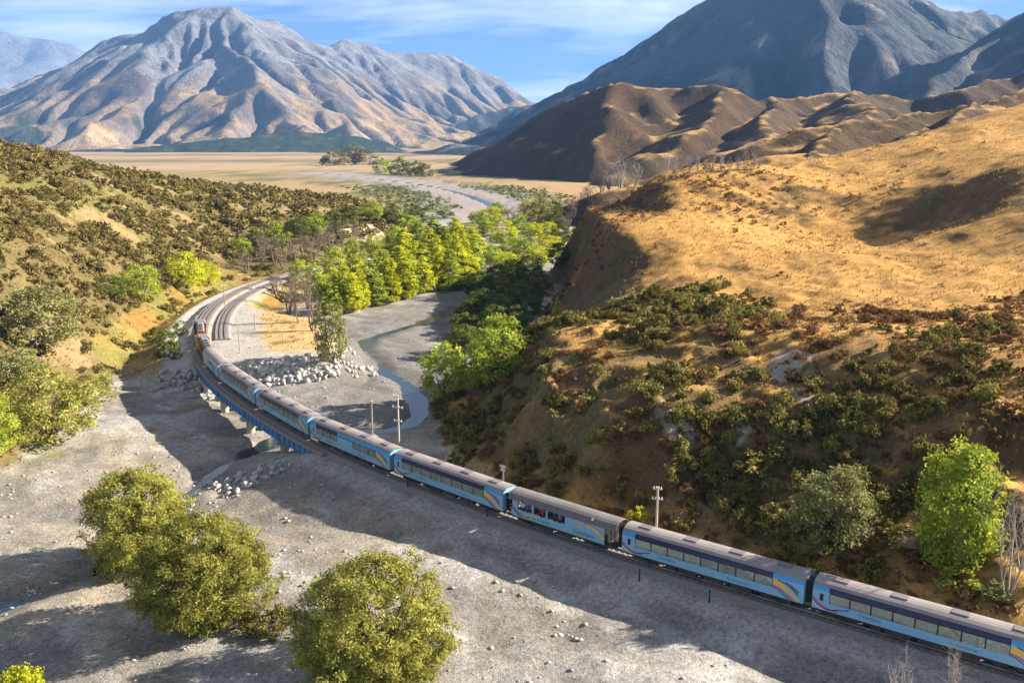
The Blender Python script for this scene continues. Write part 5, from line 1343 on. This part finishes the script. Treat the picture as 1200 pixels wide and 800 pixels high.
def loco(label, tailcab):
    L = 16.6; h = L / 2; root = empty('locomotive'); tag(root, label, 'locomotive', 'locomotives of the passenger train')
    BRN = plain('locomotive brown red', (0.22, 0.055, 0.03), 0.5, 0.4, var=0.2); LY = plain('locomotive yellow', (0.80, 0.42, 0.03), 0.4, 0.4); GR = plain('locomotive grey roof', (0.19, 0.18, 0.18), 0.6, 0.3)
    m = MB(); m.box(-h, h, -1.35, 1.35, 0.80, 1.12); m.build('frame', UNDER, root)
    m = MB(); m.prism([(-0.85, 1.12), (0.85, 1.12), (0.85, 3.1), (0.55, 3.42), (-0.55, 3.42), (-0.85, 3.1)], -h + 0.6, 3.4); hd = m.build('hood', BRN, root)
    m = MB(); m.prism([(-0.80, 3.16), (0.80, 3.16), (0.50, 3.52), (-0.50, 3.52)], -h + 0.9, 3.3); m.build('hood_roof', GR, root)
    for k in range(7): both(lambda m: m.box(-h + 1.4 + k * 1.45, -h + 2.5 + k * 1.45, 0.85, 0.88, 1.5, 2.9), 'hood_door', BRN if k % 3 else FRAME, root)
    m = MB(); m.prism([(-1.33, 1.12), (1.33, 1.12), (1.33, 2.9), (0.9, 3.5), (-0.9, 3.5), (-1.33, 2.9)], 3.42, 6.3); m.build('cab', LY if tailcab else BRN, root)
    m = MB(); m.prism([(-1.36, 2.93), (1.36, 2.93), (0.92, 3.56), (-0.92, 3.56)], 3.38, 6.36); m.build('cab_roof', GR, root)
    both(lambda m: m.box(3.9, 5.6, 1.33, 1.35, 2.05, 2.75), 'cab_window', FRAME, root)
    for y0 in (-1.15, 0.15):
        m = MB(); m.box(6.3, 6.33, y0, y0 + 1.0, 2.1, 2.8); m.build('windscreen', FRAME, root)
    m = MB(); m.prism([(-0.85, 1.12), (0.85, 1.12), (0.85, 1.9), (0.6, 2.1), (-0.6, 2.1), (-0.85, 1.9)], 6.34, h - 0.2); m.build('nose', LY, root)
    m = MB(); m.box(-h + 0.2, -h + 0.58, -1.2, 1.2, 1.12, 2.6); m.build('end_panel', LY, root)
    for x0, x1 in ((h - 0.02, h + 0.06), (-h - 0.06, -h + 0.02)):
        m = MB(); m.box(x0, x1, -1.3, 1.3, 0.3, 0.9); m.build('buffer_beam', LY, root)
    both(lambda m: (m.tube([(-h + .7, 1.3, 1.95), (3.3, 1.3, 1.95)], 0.025, 5), [m.tube([(q, 1.3, 1.1), (q, 1.3, 1.95)], 0.02, 5) for q in np.arange(-h + .8, 3.3, 1.6)]), 'handrail', LY, root)
    for k in range(3):
        m = MB(); m.tube([(-h + 2.2 + k * 2.4, 0, 3.5), (-h + 2.2 + k * 2.4, 0, 3.66)], 0.55, 12); m.build('roof_fan', FRAME, root)
    m = MB(); m.box(-2.2, 2.2, -1.2, 1.2, 0.25, 0.8); m.build('fuel_tank', UNDER, root)
    for q in (-1, 1): bogie(root, q * (h - 3.0))
    return root
sJ = s_near(*gz(734, 648, 0))
def set_car(root, s_a, s_b, inset=2.8):
    xa, ya, _ = track(s_a + inset, TOFF); xb, yb, _ = track(s_b - inset, TOFF)
    root.location = ((xa + xb) / 2, (ya + yb) / 2, 0.0); root.rotation_euler = (0, 0, math.atan2(yb - ya, xb - xa))
TOFF = 0.0
PITCH_C = 20.4; V_L = 15.7
set_car(coach('last panorama coach, with eight large panes, beside the dead white tree'), sJ - 2 * PITCH_C, sJ - PITCH_C)
set_car(coach('panorama coach between the last coach and the open viewing car'), sJ - PITCH_C, sJ)
VC = viewing_car('open-air viewing car with dark roof and unglazed openings'); set_car(VC, sJ, sJ + V_L)
s = sJ + V_L
set_car(coach('panorama coach just ahead of the open viewing car'), s, s + PITCH_C); s += PITCH_C
set_car(coach('cafe coach with blank pale panels between two groups of windows', 'cafe'), s, s + PITCH_C); s += PITCH_C
set_car(coach('panorama coach leaving the bridge beside the cafe coach'), s, s + PITCH_C); s += PITCH_C
set_car(coach('first panorama coach, coupled to the grey-blue van on the bridge'), s, s + PITCH_C); s += PITCH_C
set_car(van('short windowless grey-blue van between locomotive and first coach'), s, s + 14.8); s += 14.8
set_car(loco('second locomotive, yellow cab, coupled to the grey-blue van', True), s, s + 17.4); s += 17.4
set_car(loco('leading brown locomotive at the head of the train', False), s, s + 17.4)

# ---- passengers in the open car
def person_mesh(seed, shirt, legs_c, hair_c):
    g = np.random.default_rng(seed); a = g.uniform(-0.1, 0.1)
    J = {'pel': (0, 0, .95), 'sp': (0, 0, 1.15), 'ch': (.02, 0, 1.38), 'nk': (.02, 0, 1.50), 'hd': (.05, 0, 1.60), 'tp': (.04, 0, 1.72)}
    ed = [('pel', 'sp'), ('sp', 'ch'), ('ch', 'nk'), ('nk', 'hd'), ('hd', 'tp')]
    rad = {'pel': .15, 'sp': .14, 'ch': .15, 'nk': .055, 'hd': .095, 'tp': .07}
    for q, n in ((1, 'L'), (-1, 'R')):
        J.update({'sh' + n: (0, q * .19, 1.40), 'el' + n: (.08 + a, q * .26, 1.13), 'wr' + n: (.30, q * .22, 1.10), 'hp' + n: (0, q * .09, .90), 'kn' + n: (.03, q * .10, .50), 'an' + n: (-.01, q * .10, .09), 'to' + n: (.15, q * .12, .04)})
        ed += [('ch', 'sh' + n), ('sh' + n, 'el' + n), ('el' + n, 'wr' + n), ('pel', 'hp' + n), ('hp' + n, 'kn' + n), ('kn' + n, 'an' + n), ('an' + n, 'to' + n)]
        rad.update({'sh' + n: .065, 'el' + n: .05, 'wr' + n: .035, 'hp' + n: .10, 'kn' + n: .07, 'an' + n: .05, 'to' + n: .04})
        for f in range(4):
            J[f'f{f}{n}'] = (.40 - .015 * abs(f - 1), q * .22 + (f - 1.5) * .022, 1.08); ed.append(('wr' + n, f'f{f}{n}')); rad[f'f{f}{n}'] = .009
        J['th' + n] = (.35, q * .22 - q * .06, 1.10); ed.append(('wr' + n, 'th' + n)); rad['th' + n] = .01
    ks = list(J); me = bpy.data.meshes.new('body'); me.from_pydata([J[k] for k in ks], [(ks.index(p), ks.index(q)) for p, q in ed], [])
    ob = bpy.data.objects.new('tmp', me); COL.objects.link(ob)
    ob.modifiers.new('s', 'SKIN'); sv = me.skin_vertices[0].data
    for i, k in enumerate(ks): sv[i].radius = (rad[k] * (0.75 if k in ('pel', 'sp', 'ch') else 1), rad[k] * (1.05 if k in ('pel', 'sp', 'ch') else 1)); sv[i].use_root = (k == 'pel')
    ob.modifiers.new('u', 'SUBSURF').levels = 1
    dg = bpy.context.evaluated_depsgraph_get(); out = bpy.data.meshes.new_from_object(ob.evaluated_get(dg)); bpy.data.objects.remove(ob)
    out.materials.clear()
    for c in (shirt, legs_c, (0.52, 0.33, 0.24), hair_c): out.materials.append(plain('cloth or skin', c, 0.85, 0.1, var=0.08))
    for p in out.polygons:
        x, y, z = p.center
        p.material_index = 1 if z < 0.97 and abs(y) < 0.2 and x < .2 else (3 if z > 1.66 or (z > 1.58 and x < 0.0) else (2 if z > 1.49 or x > 0.24 else 0))
        p.use_smooth = True
    return out
PPL = [(5.6, 0.9, 'white', (0.75, 0.75, 0.72)), (4.9, 0.95, 'blue', (0.06, 0.16, 0.5)), (4.2, 0.85, 'pink', (0.6, 0.3, 0.34)), (2.7, 0.95, 'red', (0.45, 0.08, 0.08)), (1.0, 0.9, 'dark', (0.06, 0.06, 0.08)), (0.2, 0.95, 'purple', (0.3, 0.14, 0.3)), (3.2, 0.5, 'grey', (0.3, 0.3, 0.32))]
c_, s_h = math.cos(VC.rotation_euler[2]), math.sin(VC.rotation_euler[2])
for i, (lx, ly, cn_, cc_) in enumerate(PPL):
    o = link('person', person_mesh(300 + i, cc_, (0.05, 0.06, 0.10), (0.05 + 0.1 * (i % 2), 0.035 + 0.06 * (i % 2), 0.02)))
    o.location = (VC.location.x + lx * c_ - ly * s_h, VC.location.y + lx * s_h + ly * c_, 1.06); o.rotation_euler = (0, 0, VC.rotation_euler[2] + math.pi / 2)
    tag(o, f'passenger in a {cn_} top standing at an opening of the viewing car', 'person')

# ---- poles and posts
POLE = plain('weathered pole timber', (0.36, 0.27, 0.18), 0.9, 0.1, var=0.3, scale=2)
POLEC = plain('concrete pole', (0.52, 0.47, 0.40), 0.85, 0.1, var=0.15)
INSU = plain('porcelain insulator', (0.75, 0.72, 0.66), 0.3, 0.5, var=0.05)
def pole(u, vt, y, arms, label, mat=POLE, rz=0.3, r_=0.13):
    x, y, zt = gy(u, vt, y); zg = g1(x, y)
    o = empty('utility_pole', (x, y, zg), rz); tag(o, label, 'pole'); h = zt - zg
    MB().tube([(0, 0, -0.5), (0, 0, h)], [r_ * 1.25, r_ * 0.85], 8).build('pole', mat, o)
    for k, (dz, w) in enumerate(arms):
        m = MB(); m.box(-w / 2, w / 2, -0.20, -0.10, h - dz - 0.14, h - dz); a = m.build('crossarm', mat, o)
        for q in np.linspace(-w / 2 + 0.12, w / 2 - 0.12, 4):
            MB().tube([(q, -0.15, h - dz), (q, -0.15, h - dz + 0.08), (q, -0.15, h - dz + 0.22)], [0.04, 0.09, 0.05], 6).build('insulator', INSU, a)
    return o
pole(435, 467, 138, [(0.5, 0.9)], 'plain timber pole rising behind the cafe coach', rz=-0.3)
pole(466, 463, 137, [(0.15, 1.5), (1.9, 1.9), (4.2, 1.5)], 'pole with three crossarms rising behind the cafe coach beside the river', POLEC, -0.4)
pole(590, 545, 113, [(0.1, 1.0), (0.6, 0.8)], 'short pale pole just showing over the roof ahead of the viewing car', INSU, -0.6)
pole(771, 570, 98, [(0.15, 1.1), (1.4, 1.3)], 'grey pole with two crossarms beside the round yellow bush', POLEC, -0.3)
pole(262, 333, 236, [(0.3, 2.0)], 'tall timber pole beside the railway curve', rz=0.9)
pole(281, 320, 268, [(0.3, 1.6)], 'slim timber pole farther round the railway curve', rz=0.9, r_=0.1)
pole(291, 323, 262, [(0.4, 1.2)], 'dark timber pole at the end of the gravel yard', rz=0.9, r_=0.1)
for u, vt, y, lb in [(279, 383, 190, 'reddish post in the gravel yard behind the locomotives'), (331, 389, 195, 'thin post in the straw grass of the yard'), (298, 368, 212, 'thin post beside green bushes at the yard edge')]:
    pole(u, vt, y, [], lb, POLE, 0, 0.09)
for u, v, lb in [(478, 573, 'black marker post in the train shadow below the cafe coach gap'), (571, 608, 'black marker post in the shadow below the coach ahead of the viewing car'), (749, 681, 'black marker post on the embankment below the second coach front'), (831, 706, 'black marker post on the embankment below the middle of the second coach')]:
    x, y, z = spot(u, v)
    o = empty('marker_post', (x, y, z)); tag(o, lb, 'post')
    MB().tube([(0, 0, -0.3), (0, 0, 1.15)], [0.09, 0.07], 6).build('post', FRAME, o); MB().box(-0.1, 0.1, -0.04, 0.04, 1.15, 1.3).build('cap', FRAME, o)
# ---- rock banks and loose stones
ROCK = plain('pale riprap rock', (0.42, 0.40, 0.37), 0.9, 0.15, var=0.5, scale=0.6, bump=0.5)
STONE = plain('river stone', (0.36, 0.34, 0.31), 0.9, 0.15, var=0.4, scale=0.35)
def rock_data(seed):
    import bmesh
    bm = bmesh.new(); bmesh.ops.create_icosphere(bm, subdivisions=1, radius=1.0); g = np.random.default_rng(seed)
    ax = unit(7, g); dd = g.uniform(0.45, 0.85, 7)
    for v in bm.verts:
        p = np.array(v.co) * g.uniform(0.9, 1.1)
        for a, d_ in zip(ax, dd):
            k = p @ a
            if k > d_: p = p - a * (k - d_)
        v.co = Vector(p)
    V = np.array([v.co[:] for v in bm.verts]); F = np.array([[v.index for v in f.verts] for f in bm.faces]); bm.free(); return V, F
RK = [rock_data(400 + q) for q in range(8)]
RKM = [mesh_np('rock', V, F, ROCK) for V, F in RK]
def rock_bank(label, pts, size, seed):
    g = np.random.default_rng(seed); P_ = np.array(pts); c = P_.mean(0)
    o = empty('rock_bank', (c[0], c[1], c[2])); tag(o, label, 'rock bank')
    for p in P_:
        s = size * (0.4 + 1.3 * g.uniform(0, 1) ** 1.8)
        link('rock', RKM[int(g.integers(8))], o, tuple(p - c + np.array([0, 0, s * 0.25])), tuple(g.uniform(0, 6.28, 3)), (s * g.uniform(.8, 1.3), s, s * g.uniform(.6, .9)))
def poly_pts(n, quad, seed):
    g = np.random.default_rng(seed); out = []
    a, b_, c, d = [np.array(q, float) for q in quad]
    for _ in range(n):
        s, t_ = g.uniform(0, 1, 2); q = (a * (1 - s) + b_ * s) * (1 - t_) + (d * (1 - s) + c * s) * t_
        out.append(spot(*q))
    return out
rock_bank('pale broken rock armouring the far river bank below the yard', poly_pts(290, [(282, 428), (412, 410), (446, 440), (305, 454)], 1), 0.55, 2)
rock_bank('broken rock bank in shadow beside the locomotive end of the bridge', poly_pts(110, [(186, 432), (246, 436), (262, 462), (180, 460)], 3), 0.62, 4)
rock_bank('broken rock edging the gravel flat at the near bridge end', poly_pts(110, [(245, 566), (330, 540), (345, 548), (262, 585)], 5), 0.42, 6)
rock_bank('pale rocks under the far bridge span beside the water', poly_pts(40, [(240, 456), (275, 452), (285, 470), (245, 472)], 7), 0.5, 8)
def stones(name, pts, size, seed, label):
    g = np.random.default_rng(seed); z = ground(pts[:, 0], pts[:, 1]); Vs, Fs = [], []; b = 0
    kind = g.integers(0, 8, len(pts)); yaw = g.uniform(0, 6.28, len(pts))
    for q in range(8):
        ids = np.where(kind == q)[0]; V, F = RK[q]; c, s_ = np.cos(yaw[ids])[:, None], np.sin(yaw[ids])[:, None]; sz = size[ids][:, None]
        Vs.append(np.stack([(V[None, :, 0] * c - V[None, :, 1] * s_) * sz * 1.2 + pts[ids, 0][:, None], (V[None, :, 0] * s_ + V[None, :, 1] * c) * sz + pts[ids, 1][:, None], V[None, :, 2] * sz * 0.6 + z[ids][:, None] + sz * 0.1], -1).reshape(-1, 3))
        Fs.append((F[None] + (np.arange(len(ids)) * len(V))[:, None, None]).reshape(-1, 3) + b); b += len(ids) * len(V)
    tag(link(name, mesh_np(name, np.concatenate(Vs), np.concatenate(Fs), STONE)), label, 'stones', kind='stuff')
def ds(x, y):
    m = (gfield(GM['hm'], x, y) < 0.2) & fr(x, y) & (gfield(GM['dT'], x, y) > 5) & (x < 40)
    return m * np.clip(0.25 + 1.6 * fbm(x, y, 16, 4, 71), 0.03, 1) * sstep(240, 120, y)
P = field_pts(34000, -100, 60, 60, 230, ds, 215)
stones('river_stones', P, 0.05 + 0.30 * g_.uniform(0, 1, len(P)) ** 3.5, 216, 'loose grey river stones strewn over the gravel flat')
print('script seconds', round(time.time() - T0, 1), 'objects', len(SC.objects))
